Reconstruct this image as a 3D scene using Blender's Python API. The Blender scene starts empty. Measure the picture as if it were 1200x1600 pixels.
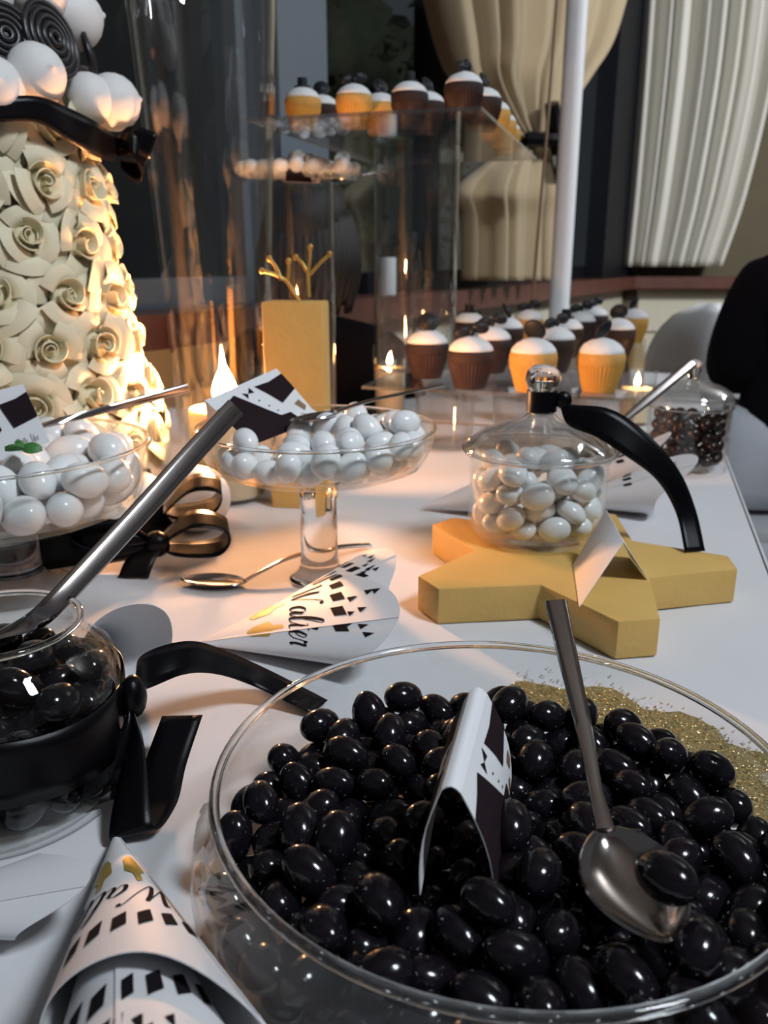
import bpy, bmesh, math, random
from mathutils import Vector, Matrix, Euler
random.seed(11)
PI = math.pi
scene = bpy.context.scene
COL = scene.collection
rad = math.radians

# ---------------------------------------------------------------- camera, world, light, exposure
EYE = 0.313                      # eye height above the table top (table top is z = 0, floor z = -0.75)
PITCH = rad(17.0)
FPX = 1300.0
cam_d = bpy.data.cameras.new('camera'); cam = bpy.data.objects.new('camera', cam_d); COL.objects.link(cam)
cam.location = (0, 0, EYE); cam.rotation_euler = (PI/2 - PITCH, 0, 0)
cam_d.sensor_fit = 'HORIZONTAL'; cam_d.sensor_width = 36.0; cam_d.lens = FPX/1200*36
cam_d.clip_start = 0.02; cam_d.clip_end = 60
cam_d.dof.use_dof = True; cam_d.dof.focus_distance = 0.50; cam_d.dof.aperture_fstop = 14.0
scene.camera = cam
w = bpy.data.worlds.new('night'); scene.world = w; w.use_nodes = True
w.node_tree.nodes['Background'].inputs[0].default_value = (0.74, 0.78, 0.86, 1)
w.node_tree.nodes['Background'].inputs[1].default_value = 0.085
def area(name, loc, target, sx, sy, power, col):
    l = bpy.data.lights.new(name, 'AREA'); l.shape = 'RECTANGLE'; l.size = sx; l.size_y = sy
    l.energy = power; l.color = col
    o = bpy.data.objects.new(name, l); COL.objects.link(o); o.location = loc
    o.rotation_euler = (Vector(target) - Vector(loc)).to_track_quat('-Z', 'Y').to_euler()
    return o
area('room_lamp_front', (1.20, -0.25, 2.00), (0.1, 0.6, 0.0), 0.28, 0.50, 41, (0.84, 0.92, 1.0))
area('room_lamp_hall', (3.2, 2.2, 2.0), (2.2, 5.6, 0.7), 0.5, 0.5, 110, (0.93, 0.95, 1.0))
vs = scene.view_settings
vs.view_transform = 'Standard'; vs.look = 'None'; vs.gamma = 1.0; vs.use_curve_mapping = False; vs.exposure = 0.0
try:
    cy = scene.cycles
    cy.transparent_max_bounces = 24; cy.max_bounces = 7; cy.transmission_bounces = 6
    cy.glossy_bounces = 3; cy.diffuse_bounces = 2; cy.caustics_refractive = True; cy.caustics_reflective = False
except Exception:
    pass

# ---------------------------------------------------------------- where things stand (metres)
CP, SP = math.cos(PITCH), math.sin(PITCH)
def ray(px, py):
    x, y = px - 600, 800 - py
    return Vector((x, FPX*CP + y*SP, -FPX*SP + y*CP))
def atz(px, py, z=0.0):
    d = ray(px, py); return Vector((0, 0, EYE)) + d*((z - EYE)/d.z)
def aty(px, py, Y):
    d = ray(px, py); return Vector((0, 0, EYE)) + d*(Y/d.y)
def atcyl(px, py, c, R):
    d = ray(px, py); o = Vector((0, 0, EYE))
    a = d.x*d.x + d.y*d.y; b = 2*(d.x*(o.x-c[0]) + d.y*(o.y-c[1])); k = (o.x-c[0])**2 + (o.y-c[1])**2 - R*R
    D = b*b - 4*a*k
    t = (-b - math.sqrt(max(D, 0)))/(2*a)
    return o + d*t

# ---------------------------------------------------------------- materials
def new_mat(name):
    m = bpy.data.materials.new(name); m.use_nodes = True
    nt = m.node_tree; nt.nodes.clear()
    out = nt.nodes.new('ShaderNodeOutputMaterial')
    return m, nt, out
def pmat(name, col, rough=0.5, metal=0.0, var=0.06, scale=40.0, bump=0.0, bscale=None, coat=0.0, sheen=0.0, sss=0.0, spec=0.5, stretch=None):
    m, nt, out = new_mat(name)
    b = nt.nodes.new('ShaderNodeBsdfPrincipled')
    tc = nt.nodes.new('ShaderNodeTexCoord'); no = nt.nodes.new('ShaderNodeTexNoise')
    no.inputs['Scale'].default_value = scale; no.inputs['Detail'].default_value = 4
    src = tc.outputs['Object']
    if stretch:
        mp = nt.nodes.new('ShaderNodeMapping'); mp.inputs['Scale'].default_value = stretch
        nt.links.new(src, mp.inputs['Vector']); src = mp.outputs['Vector']
    nt.links.new(src, no.inputs['Vector'])
    mx = nt.nodes.new('ShaderNodeMix'); mx.data_type = 'RGBA'
    c = Vector(col)
    mx.inputs[6].default_value = (*[max(0, x*(1-var)) for x in c], 1)
    mx.inputs[7].default_value = (*[min(1, x*(1+var)) for x in c], 1)
    nt.links.new(no.outputs['Fac'], mx.inputs[0]); nt.links.new(mx.outputs[2], b.inputs['Base Color'])
    b.inputs['Roughness'].default_value = rough; b.inputs['Metallic'].default_value = metal
    b.inputs['Specular IOR Level'].default_value = spec
    b.inputs['Coat Weight'].default_value = coat; b.inputs['Coat Roughness'].default_value = 0.08
    b.inputs['Sheen Weight'].default_value = sheen
    if sss:
        b.inputs['Subsurface Weight'].default_value = sss; b.inputs['Subsurface Radius'].default_value = (0.012, 0.008, 0.005)
        b.inputs['Subsurface Scale'].default_value = 0.6
    if bump:
        n2 = nt.nodes.new('ShaderNodeTexNoise'); n2.inputs['Scale'].default_value = bscale or scale*2; n2.inputs['Detail'].default_value = 5
        nt.links.new(src, n2.inputs['Vector'])
        bp = nt.nodes.new('ShaderNodeBump'); bp.inputs['Strength'].default_value = bump; bp.inputs['Distance'].default_value = 0.002
        nt.links.new(n2.outputs['Fac'], bp.inputs['Height']); nt.links.new(bp.outputs['Normal'], b.inputs['Normal'])
    nt.links.new(b.outputs[0], out.inputs[0])
    return m
def glass_mat(name, tint=(0.975, 0.985, 0.982), edge=0.55, power=4.0, base=0.028, rough=0.01):
    m, nt, out = new_mat(name)
    tr = nt.nodes.new('ShaderNodeBsdfTransparent'); tr.inputs[0].default_value = (*tint, 1)
    gl = nt.nodes.new('ShaderNodeBsdfGlossy'); gl.inputs[0].default_value = (1, 1, 1, 1); gl.inputs['Roughness'].default_value = rough
    lw = nt.nodes.new('ShaderNodeLayerWeight'); lw.inputs[0].default_value = 0.5
    pw = nt.nodes.new('ShaderNodeMath'); pw.operation = 'POWER'; pw.inputs[1].default_value = power
    ma = nt.nodes.new('ShaderNodeMath'); ma.operation = 'MULTIPLY_ADD'; ma.inputs[1].default_value = edge; ma.inputs[2].default_value = base
    nt.links.new(lw.outputs['Facing'], pw.inputs[0]); nt.links.new(pw.outputs[0], ma.inputs[0])
    mix = nt.nodes.new('ShaderNodeMixShader')
    nt.links.new(ma.outputs[0], mix.inputs[0]); nt.links.new(tr.outputs[0], mix.inputs[1]); nt.links.new(gl.outputs[0], mix.inputs[2])
    nt.links.new(mix.outputs[0], out.inputs[0])
    return m
def solid_glass(name, rough=0.0, col=(1, 1, 1)):
    m, nt, out = new_mat(name)
    b = nt.nodes.new('ShaderNodeBsdfPrincipled'); b.inputs['Base Color'].default_value = (*col, 1)
    b.inputs['Transmission Weight'].default_value = 1.0; b.inputs['Roughness'].default_value = rough; b.inputs['IOR'].default_value = 1.45
    nt.links.new(b.outputs[0], out.inputs[0]); return m
def emit_mat(name, col, strength):
    m, nt, out = new_mat(name)
    e = nt.nodes.new('ShaderNodeEmission'); e.inputs[0].default_value = (*col, 1); e.inputs[1].default_value = strength
    nt.links.new(e.outputs[0], out.inputs[0]); return m
def glitter_mat(name):
    m, nt, out = new_mat(name)
    tc = nt.nodes.new('ShaderNodeTexCoord'); v = nt.nodes.new('ShaderNodeTexVoronoi'); v.inputs['Scale'].default_value = 1100
    nt.links.new(tc.outputs['Object'], v.inputs['Vector'])
    b = nt.nodes.new('ShaderNodeBsdfPrincipled'); b.inputs['Metallic'].default_value = 0.75; b.inputs['Roughness'].default_value = 0.35
    ramp = nt.nodes.new('ShaderNodeValToRGB')
    ramp.color_ramp.elements[0].color = (0.32, 0.24, 0.09, 1); ramp.color_ramp.elements[1].color = (0.95, 0.80, 0.42, 1)
    nt.links.new(v.outputs['Color'], ramp.inputs[0]); nt.links.new(ramp.outputs[0], b.inputs['Base Color'])
    geo = nt.nodes.new('ShaderNodeNewGeometry')
    sub = nt.nodes.new('ShaderNodeVectorMath'); sub.operation = 'SUBTRACT'; sub.inputs[1].default_value = (0.5, 0.5, 0.5)
    sc_ = nt.nodes.new('ShaderNodeVectorMath'); sc_.operation = 'SCALE'; sc_.inputs['Scale'].default_value = 1.1
    ad = nt.nodes.new('ShaderNodeVectorMath'); ad.operation = 'ADD'; nm = nt.nodes.new('ShaderNodeVectorMath'); nm.operation = 'NORMALIZE'
    nt.links.new(v.outputs['Color'], sub.inputs[0]); nt.links.new(sub.outputs[0], sc_.inputs[0])
    nt.links.new(geo.outputs['Normal'], ad.inputs[0]); nt.links.new(sc_.outputs[0], ad.inputs[1])
    nt.links.new(ad.outputs[0], nm.inputs[0]); nt.links.new(nm.outputs[0], b.inputs['Normal'])
    nt.links.new(b.outputs[0], out.inputs[0]); return m

M = {
 'cloth': pmat('white_tablecloth', (0.72, 0.72, 0.74), 0.85, var=0.03, scale=9, bump=0.25, bscale=26, sheen=0.1),
 'paper': pmat('white_paper', (0.82, 0.82, 0.84), 0.55, var=0.02, scale=30),
 'ink': pmat('black_ink', (0.012, 0.010, 0.013), 0.85, var=0.1, spec=0.06),
 'goldink': pmat('gold_ink', (0.50, 0.34, 0.07), 0.4, metal=0.3, var=0.08),
 'brownink': pmat('brown_ink', (0.24, 0.15, 0.08), 0.5, var=0.3, scale=200),
 'greyink': pmat('grey_ink', (0.14, 0.13, 0.17), 0.8, spec=0.1),
 'tuxedo': pmat('tuxedo_print', (0.020, 0.012, 0.015), 0.8, var=0.1, spec=0.08),
 'black_candy': pmat('black_sugar_shell', (0.007, 0.0055, 0.008), 0.15, var=0.25, scale=60, bump=0.05, bscale=120, spec=0.42),
 'white_candy': pmat('white_sugar_shell', (0.93, 0.94, 0.94), 0.22, var=0.02, scale=50, bump=0.04, bscale=90),
 'brown_candy': pmat('dark_brown_chocolate', (0.024, 0.009, 0.007), 0.20, var=0.3, scale=70),
 'steel': pmat('stainless_steel', (0.52, 0.47, 0.45), 0.16, metal=1.0, var=0.05, scale=60, bump=0.02),
 'ribbon': pmat('black_satin_ribbon', (0.003, 0.0027, 0.004), 0.27, var=0.15, scale=900, bump=0.10, bscale=2500, spec=0.20),
 'gold': pmat('gold_painted_foam', (0.70, 0.44, 0.13), 0.55, var=0.10, scale=22, bump=0.25, bscale=180),
 'twig': pmat('gilded_twig', (0.50, 0.30, 0.07), 0.35, metal=0.4, var=0.25, scale=90, bump=0.4),
 'petal': pmat('ivory_foam_petal', (0.84, 0.76, 0.54), 0.6, var=0.05, scale=30),
 'petal2': pmat('ivory_foam_heart', (0.84, 0.75, 0.50), 0.6, var=0.05, scale=30),
 'foam_core': pmat('cream_foam_core', (0.55, 0.47, 0.30), 0.8, var=0.1),
 'meringue': pmat('white_meringue', (0.83, 0.82, 0.81), 0.6, var=0.02),
 'liquorice': pmat('black_liquorice', (0.016, 0.014, 0.017), 0.30, var=0.2, scale=80),
 'wax': pmat('cream_candle_wax', (0.80, 0.66, 0.46), 0.5, var=0.04, sss=0.6),
 'wick': pmat('burnt_wick', (0.03, 0.02, 0.015), 0.9),
 'flame': emit_mat('candle_flame', (1.0, 0.46, 0.20), 1050),
 'tealight': emit_mat('tealight_flame', (1.0, 0.55, 0.2), 250),
 'glass': glass_mat('clear_glass'),
 'vase_glass': glass_mat('thick_vase_glass', tint=(0.96, 0.965, 0.96), edge=0.85, power=2.6, base=0.05, rough=0.012),
 'lid_glass': glass_mat('thick_lid_glass', tint=(0.95, 0.955, 0.95), edge=0.8, power=2.2, base=0.08, rough=0.015),
 'acrylic': glass_mat('clear_acrylic', tint=(0.95, 0.95, 0.95), edge=0.6, power=3.0, base=0.06, rough=0.02),
 'window_glass': glass_mat('window_glass', tint=(0.75, 0.80, 0.82), edge=0.8, power=3.0, base=0.07, rough=0.02),
 'acrylic_edge': glass_mat('acrylic_cut_edge', tint=(0.62, 0.62, 0.62), edge=0.3, power=2.0, base=0.30, rough=0.12),
 'solid': solid_glass('solid_glass'),
 'wrapper_brown': pmat('brown_paper_case', (0.030, 0.010, 0.006), 0.5, var=0.15),
 'wrapper_yellow': pmat('yellow_paper_case', (0.62, 0.33, 0.06), 0.55, var=0.1),
 'cake_brown': pmat('chocolate_sponge', (0.026, 0.010, 0.007), 0.8, var=0.3, scale=200, bump=0.5, bscale=400),
 'cake_yellow': pmat('vanilla_sponge', (0.60, 0.33, 0.08), 0.8, var=0.2, scale=200, bump=0.5, bscale=400),
 'icing': pmat('white_icing', (0.80, 0.80, 0.80), 0.55, var=0.02),
 'fondant': pmat('black_fondant', (0.012, 0.013, 0.016), 0.5, var=0.1, spec=0.3),
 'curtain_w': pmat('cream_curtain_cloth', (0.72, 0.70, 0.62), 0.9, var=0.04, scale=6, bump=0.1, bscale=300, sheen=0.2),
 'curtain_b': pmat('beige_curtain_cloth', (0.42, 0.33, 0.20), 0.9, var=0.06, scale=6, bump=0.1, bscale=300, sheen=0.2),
 'frame': pmat('dark_window_frame', (0.006, 0.007, 0.010), 0.5, spec=0.2),
 'frame_g': pmat('grey_blue_frame', (0.12, 0.15, 0.18), 0.5),
 'sill': pmat('red_brown_marble', (0.12, 0.045, 0.032), 0.35, var=0.35, scale=14),
 'wallc': pmat('cream_wall_tile', (0.66, 0.62, 0.48), 0.6, var=0.05, scale=10),
 'wall': pmat('olive_plaster', (0.12, 0.10, 0.06), 0.9, var=0.15, scale=6),
 'ceiling': pmat('white_ceiling_plaster', (0.55, 0.55, 0.52), 0.9),
 'floor': pmat('dark_red_floor', (0.055, 0.030, 0.026), 0.5, var=0.3, scale=5),
 'grout': pmat('floor_joint', (0.03, 0.025, 0.022), 0.8),
 'white_paint': pmat('white_painted_pole', (0.86, 0.88, 0.90), 0.5, var=0.03),
 'copper': pmat('copper_rod', (0.36, 0.25, 0.17), 0.4, metal=0.5),
 'chair': pmat('white_chair_plastic', (0.62, 0.63, 0.64), 0.45, var=0.03),
 'jacket': pmat('black_jacket_cloth', (0.005, 0.004, 0.007), 0.9, var=0.2, scale=60, bump=0.2, bscale=200, spec=0.1),
 'hair': pmat('black_hair', (0.006, 0.0045, 0.004), 0.5, var=0.4, scale=30, stretch=(6, 6, 0.6), bump=0.6, bscale=120),
 'skin': pmat('skin', (0.45, 0.27, 0.18), 0.55, var=0.05),
 'trousers_w': pmat('white_cotton', (0.60, 0.62, 0.66), 0.85, var=0.05),
 'leaf': pmat('green_leaf', (0.06, 0.22, 0.05), 0.5, var=0.3, scale=60),
 'hedge': pmat('night_hedge', (0.16, 0.15, 0.09), 0.8, var=0.5, scale=8),
 'bark': pmat('dark_bark', (0.05, 0.028, 0.02), 0.9, var=0.4, scale=14, bump=0.6, bscale=30),
 'wood': pmat('table_wood', (0.25, 0.15, 0.08), 0.6, var=0.2, scale=8),
 'glitter': glitter_mat('gold_glitter'),
}

# ---------------------------------------------------------------- mesh helpers
class MB:
    def __init__(s): s.v = []; s.f = []; s.mi = []
    def add(s, verts, faces, mi=0):
        o = len(s.v); s.v += [tuple(p) for p in verts]; s.f += [tuple(i+o for i in f) for f in faces]; s.mi += [mi]*len(faces)
        return s
    def box(s, c, d, rz=0, mi=0):
        c = Vector(c); hx, hy, hz = d[0]/2, d[1]/2, d[2]/2; R = Matrix.Rotation(rz, 3, 'Z')
        vs_ = [c + R @ Vector((x*hx, y*hy, z*hz)) for z in (-1, 1) for x, y in ((-1, -1), (1, -1), (1, 1), (-1, 1))]
        return s.add(vs_, [(3, 2, 1, 0), (4, 5, 6, 7), (0, 1, 5, 4), (1, 2, 6, 5), (2, 3, 7, 6), (3, 0, 4, 7)], mi)
    def lathe(s, prof, n=48, c=(0, 0, 0), closed=False, mi=0):
        # prof: (r, z) list; r = 0 ends become poles
        rings = []
        for r, z in prof:
            if r <= 1e-6: rings.append([len(s.v)]); s.v.append((c[0], c[1], c[2]+z))
            else:
                rings.append(list(range(len(s.v), len(s.v)+n)))
                s.v += [(c[0]+r*math.cos(2*PI*k/n), c[1]+r*math.sin(2*PI*k/n), c[2]+z) for k in range(n)]
        pr = list(zip(rings, rings[1:]))
        if closed: pr.append((rings[-1], rings[0]))
        for a, b in pr:
            for k in range(n):
                k2 = (k+1) % n
                if len(a) == 1 and len(b) == 1: continue
                if len(a) == 1: s.f.append((a[0], b[k2], b[k]))
                elif len(b) == 1: s.f.append((a[k], a[k2], b[0]))
                else: s.f.append((a[k], a[k2], b[k2], b[k]))
                s.mi.append(mi)
        return s
    def tube(s, pts, radii, n=10, flat=None, mi=0):
        pts = [Vector(p) for p in pts]
        if not isinstance(radii, (list, tuple)): radii = [radii]*len(pts)
        prev = None; rings = []
        for i, p in enumerate(pts):
            t = (pts[min(i+1, len(pts)-1)] - pts[max(i-1, 0)]).normalized()
            if prev is None:
                up = Vector((0, 0, 1)) if abs(t.z) < 0.9 else Vector((1, 0, 0))
                a = t.cross(up).normalized()
            else: a = (prev - t*prev.dot(t)).normalized()
            prev = a; b = a.cross(t).normalized(); r = radii[i]
            fl = 1 if flat is None else flat
            rings.append(list(range(len(s.v), len(s.v)+n)))
            s.v += [tuple(p + a*r*math.cos(2*PI*k/n) + b*r*fl*math.sin(2*PI*k/n)) for k in range(n)]
        for a, b in zip(rings, rings[1:]):
            for k in range(n):
                s.f.append((a[k], a[(k+1) % n], b[(k+1) % n], b[k])); s.mi.append(mi)
        s.f.append(tuple(reversed(rings[0]))); s.mi.append(mi); s.f.append(tuple(rings[-1])); s.mi.append(mi)
        return s
    def bar(s, pts, wids, thick, side, mi=0):
        # flat bar with rounded section swept along pts; side = width direction(s)
        pts = [Vector(p) for p in pts]; rings = []
        for i, p in enumerate(pts):
            t = (pts[min(i+1, len(pts)-1)] - pts[max(i-1, 0)]).normalized()
            sd = Vector(side[i] if isinstance(side, list) else side); sd = (sd - t*sd.dot(t)).normalized()
            nn = sd.cross(t).normalized(); wd = wids[i]/2; th = (thick[i] if isinstance(thick, list) else thick)/2
            sec = [(1, 0), (.85, .75), (.4, 1), (-.4, 1), (-.85, .75), (-1, 0), (-.85, -.75), (-.4, -1), (.4, -1), (.85, -.75)]
            rings.append(list(range(len(s.v), len(s.v)+len(sec))))
            s.v += [tuple(p + sd*wd*x + nn*th*y) for x, y in sec]
        n = len(rings[0])
        for a, b in zip(rings, rings[1:]):
            for k in range(n): s.f.append((a[k], a[(k+1) % n], b[(k+1) % n], b[k])); s.mi.append(mi)
        s.f.append(tuple(reversed(rings[0]))); s.f.append(tuple(rings[-1])); s.mi += [mi, mi]
        return s
    def prism(s, poly, z0, z1, mi=0):
        n = len(poly)
        vs_ = [(x, y, z0) for x, y in poly] + [(x, y, z1) for x, y in poly]
        fs = [tuple(reversed(range(n))), tuple(range(n, 2*n))] + [(k, (k+1) % n, n+(k+1) % n, n+k) for k in range(n)]
        return s.add(vs_, fs, mi)
    def ellipsoid(s, c, r, n=16, m=10, R=None, mi=0):
        c = Vector(c); o = len(s.v)
        vs_ = []; fs = []
        for j in range(1, m):
            th = PI*j/m
            for k in range(n):
                p = Vector((r[0]*math.sin(th)*math.cos(2*PI*k/n), r[1]*math.sin(th)*math.sin(2*PI*k/n), r[2]*math.cos(th)))
                if R: p = R @ p
                vs_.append(c+p)
        top = Vector((0, 0, r[2])); bot = Vector((0, 0, -r[2]))
        if R: top = R @ top; bot = R @ bot
        vs_ += [c+top, c+bot]; T = len(vs_)-2; B = T+1
        for j in range(m-2):
            for k in range(n): fs.append((j*n+k, (j+1)*n+k, (j+1)*n+(k+1) % n, j*n+(k+1) % n))
        for k in range(n):
            fs.append((T, k, (k+1) % n)); fs.append((B, (m-2)*n+(k+1) % n, (m-2)*n+k))
        return s.add(vs_, fs, mi)
    def sheet(s, grid, thick=0.0, mi=0, closed_u=False):
        # grid[i][j] of points; thick>0 gives a real two-sided sheet
        ni, nj = len(grid), len(grid[0])
        g = [[Vector(p) for p in row] for row in grid]
        def nrm(i, j):
            a = g[min(i+1, ni-1)][j] - g[max(i-1, 0)][j]; b = g[i][min(j+1, nj-1)] - g[i][max(j-1, 0)]
            v = a.cross(b); return v.normalized() if v.length > 1e-12 else Vector((0, 0, 1))
        if thick <= 0:
            o = [p for r in g for p in r]
            return s.add(o, [(i*nj+j, (i+1)*nj+j, (i+1)*nj+j+1, i*nj+j+1) for i in range(ni-1) for j in range(nj-1)], mi)
        A = []; B = []
        for i in range(ni):
            for j in range(nj):
                n_ = nrm(i, j); A.append(g[i][j] + n_*thick/2); B.append(g[i][j] - n_*thick/2)
        N = ni*nj; fs = []
        for i in range(ni-1):
            for j in range(nj-1):
                q = (i*nj+j, (i+1)*nj+j, (i+1)*nj+j+1, i*nj+j+1)
                fs.append(q); fs.append(tuple(N+k for k in reversed(q)))
        edge = [(i, 0) for i in range(ni)] + [(ni-1, j) for j in range(1, nj)] + [(i, nj-1) for i in range(ni-2, -1, -1)] + [(0, j) for j in range(nj-2, 0, -1)]
        L = len(edge)
        for k in range(L):
            a = edge[k][0]*nj+edge[k][1]; b = edge[(k+1) % L][0]*nj+edge[(k+1) % L][1]
            fs.append((b, a, N+a, N+b))
        return s.add(A+B, fs, mi)
    def mesh(s, name, mats, smooth=True, off=None):
        me = bpy.data.meshes.new(name)
        vv = s.v if off is None else [(x-off[0], y-off[1], z-off[2]) for x, y, z in s.v]
        me.from_pydata(vv, [], s.f); me.update()
        for m in (mats if isinstance(mats, (list, tuple)) else [mats]): me.materials.append(M[m])
        if isinstance(mats, (list, tuple)): me.polygons.foreach_set('material_index', s.mi)
        if smooth:
            me.polygons.foreach_set('use_smooth', [True]*len(me.polygons))
            try: me.set_sharp_from_angle(angle=rad(smooth if smooth is not True else 42))
            except Exception: pass
        bm = bmesh.new(); bm.from_mesh(me); bmesh.ops.recalc_face_normals(bm, faces=bm.faces); bm.to_mesh(me); bm.free()
        me.update(); return me
    def build(s, name, mats, parent=None, smooth=True, world=True):
        """link as one object; vertices are in world space (world=True) or in the parent's local space"""
        off = None
        if parent is not None and world:
            off = Vector((0, 0, 0)); p = parent
            while p is not None: off += Vector(p.location); p = p.parent
        o = bpy.data.objects.new(name, s.mesh(name, mats, smooth, off)); COL.objects.link(o)
        if parent is not None: o.parent = parent
        return o
    def build_thing(s, name, mats, base, label, cat, group=None, smooth=True):
        o = bpy.data.objects.new(name, s.mesh(name, mats, smooth, base)); COL.objects.link(o); o.location = base
        return tag(o, label, cat, group)
def tag(o, label=None, cat=None, group=None, kind=None):
    if label: o['label'] = label
    if cat: o['category'] = cat
    if group: o['group'] = group
    if kind: o['kind'] = kind
    return o
def thing(name, loc, label, cat, group=None):
    o = bpy.data.objects.new(name, None); COL.objects.link(o); o.location = loc; o.empty_display_size = 0.02
    return tag(o, label, cat, group)
def struct(mb, name, mats, parent=None, smooth=False):
    o = mb.build(name, mats, parent, smooth)
    if parent is None: o['kind'] = 'structure'
    return o
def place_mesh(name, me, loc, rot=(0, 0, 0), sc=1.0, parent=None):
    o = bpy.data.objects.new(name, me); COL.objects.link(o); o.location = loc; o.rotation_euler = rot
    o.scale = (sc, sc, sc) if not isinstance(sc, (tuple, list)) else sc
    if parent is not None: o.parent = parent
    return o
def crom(pts, n=8):
    pts = [Vector(p) for p in pts]; out = []
    P_ = [pts[0]*2-pts[1]] + pts + [pts[-1]*2-pts[-2]]
    for i in range(1, len(P_)-2):
        a, b, c, d = P_[i-1:i+3]
        for k in range(n):
            t = k/n
            out.append(0.5*((2*b) + (c-a)*t + (2*a-5*b+4*c-d)*t*t + (3*b-a-3*c+d)*t**3))
    out.append(pts[-1]); return out
def ribbon(mb, pts, sides, width, n=8, thick=0.0005, mi=0):
    c = crom(pts, n); sd = crom(sides, n); wd = width if isinstance(width, (list, tuple)) else [width]*len(pts)
    wv = [v.x for v in crom([(x, 0, 0) for x in wd], n)]
    grid = []
    for p, s_, w_ in zip(c, sd, wv):
        s_ = s_.normalized(); grid.append([p + s_*w_*k for k in (-.5, -.25, 0, .25, .5)])
    mb.sheet(grid, thick, mi); return mb
def slerp_list(a, b, n): return [a + (b-a)*k/(n-1) for k in range(n)]

# ================================================================ THE ROOM
FL = -0.75                       # floor level
CEIL = 2.45
WA = Vector((-0.354, 2.30, 0)); WD = Vector((1.26, 2.23, 0)).normalized(); WN = Vector((WD.y, -WD.x, 0))   # window wall, WN faces the room
S0, S1 = -2.7, 3.97
CORN = WA + WD*S1
SILL = 0.194
WRZ = math.atan2(WD.y, WD.x)
def wpt(s, z, off=0.0): p = WA + WD*s + WN*off; return Vector((p.x, p.y, z))
def wall_hit(px, py, off=0.0):
    d = ray(px, py); o = Vector((0, 0, EYE)); a = WA + WN*off
    t = (a - Vector((0, 0, 0))).dot(WN)/d.dot(WN); return o + d*t
def s_of(px, py=403, off=0.0): return (wall_hit(px, py, off) - WA).dot(WD)
def wbox(mb, s0, s1, z0, z1, o0, o1):
    c = wpt((s0+s1)/2, (z0+z1)/2, (o0+o1)/2); return mb.box(c, (s1-s0, o1-o0, z1-z0), WRZ)

struct(MB().box((1.0, 2.2, FL-0.05), (9, 12, 0.1)), 'floor', 'floor')
struct(MB().box((1.9, 2.4, CEIL+0.05), (7, 9, 0.1)), 'ceiling', 'ceiling')
wl = struct(wbox(MB(), S0, S1+0.1, FL, SILL-0.075, -0.2, -0.02), 'wall_left', 'grout')
# cream tiles of the parapet under the sill, one by one
def tile_mesh(wd, ht):
    g = 0.004; a, b = wd/2-g, ht/2-g; e = 0.006
    pts = [(-a, 0, -b), (a, 0, -b), (a, 0, b), (-a, 0, b)]
    top = [(-a+e, -0.02, -b+e), (a-e, -0.02, -b+e), (a-e, -0.02, b-e), (-a+e, -0.02, b-e)]
    return MB().add(pts+top, [(0, 1, 2, 3), (7, 6, 5, 4), (0, 4, 5, 1), (1, 5, 6, 2), (2, 6, 7, 3), (3, 7, 4, 0)]).mesh('wall_tile', 'wallc', False)
TW, TH = 0.607, 0.29
tm = tile_mesh(TW, TH)
for i in range(11):
    for j in range(3):
        o = place_mesh('wall_tile', tm, wpt(S0+TW*(i+0.5), FL+TH*(j+0.5)-0.003, -0.02), (0, 0, WRZ), 1, wl)
struct(wbox(MB(), S0, S1-0.02, SILL-0.075, SILL, -0.2, 0.10), 'trim_1', 'sill')
wb = struct(MB().box((CORN.x+2.1, CORN.y+0.12, (FL+CEIL)/2), (4.6, 0.2, CEIL-FL)), 'wall_back', 'wall')
for i in range(6):
    for j in range(3):
        place_mesh('wall_tile', tm, (CORN.x+0.10+TW*(i+0.5), CORN.y+0.02, FL+TH*(j+0.5)-0.003), (0, 0, 0), 1, wb)
struct(MB().box((CORN.x+1.85, CORN.y-0.05, SILL-0.0375), (3.7, 0.18, 0.075)), 'trim_2', 'sill')
struct(wbox(MB(), S0, S1+0.1, 2.05, CEIL, -0.2, -0.02), 'wall_upper', 'wall')

def window(n, sa, sb, mull, fm):
    root = wbox(MB(), sa, sb, SILL, SILL+0.07, -0.14, -0.06).build('window_%d' % n, fm, None, False); root['kind'] = 'structure'
    wbox(MB(), sa, sb, 1.98, 2.05, -0.14, -0.06).build('top_rail', fm, root, False)
    ed = [sa] + mull + [sb]
    for k, s in enumerate(ed):
        wd = 0.07
        a = s if k == 0 else (s-wd if k == len(ed)-1 else s-wd/2)
        wbox(MB(), a, a+wd, SILL+0.07, 1.98, -0.14, -0.06).build('mullion', fm, root, False)
    for k in range(len(ed)-1):
        wbox(MB(), ed[k]+0.03, ed[k+1]-0.03, SILL+0.06, 1.99, -0.105, -0.098).build('pane', 'window_glass', root, False)
    return root
sc1, sc2 = s_of(436), s_of(508)
window(1, S0, sc1, [S0+0.9, S0+1.75], 'frame_g')
struct(wbox(MB(), sc1, sc2, SILL, 2.05, -0.16, 0.02), 'trim_3', 'frame_g')
window(2, sc2, S1-0.02, [s_of(700), s_of(846)], 'frame')
struct(wbox(MB(), s_of(938, 403, 0.03), S1-0.02, SILL, 2.05, -0.06, 0.05), 'trim_4', 'frame')

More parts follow.
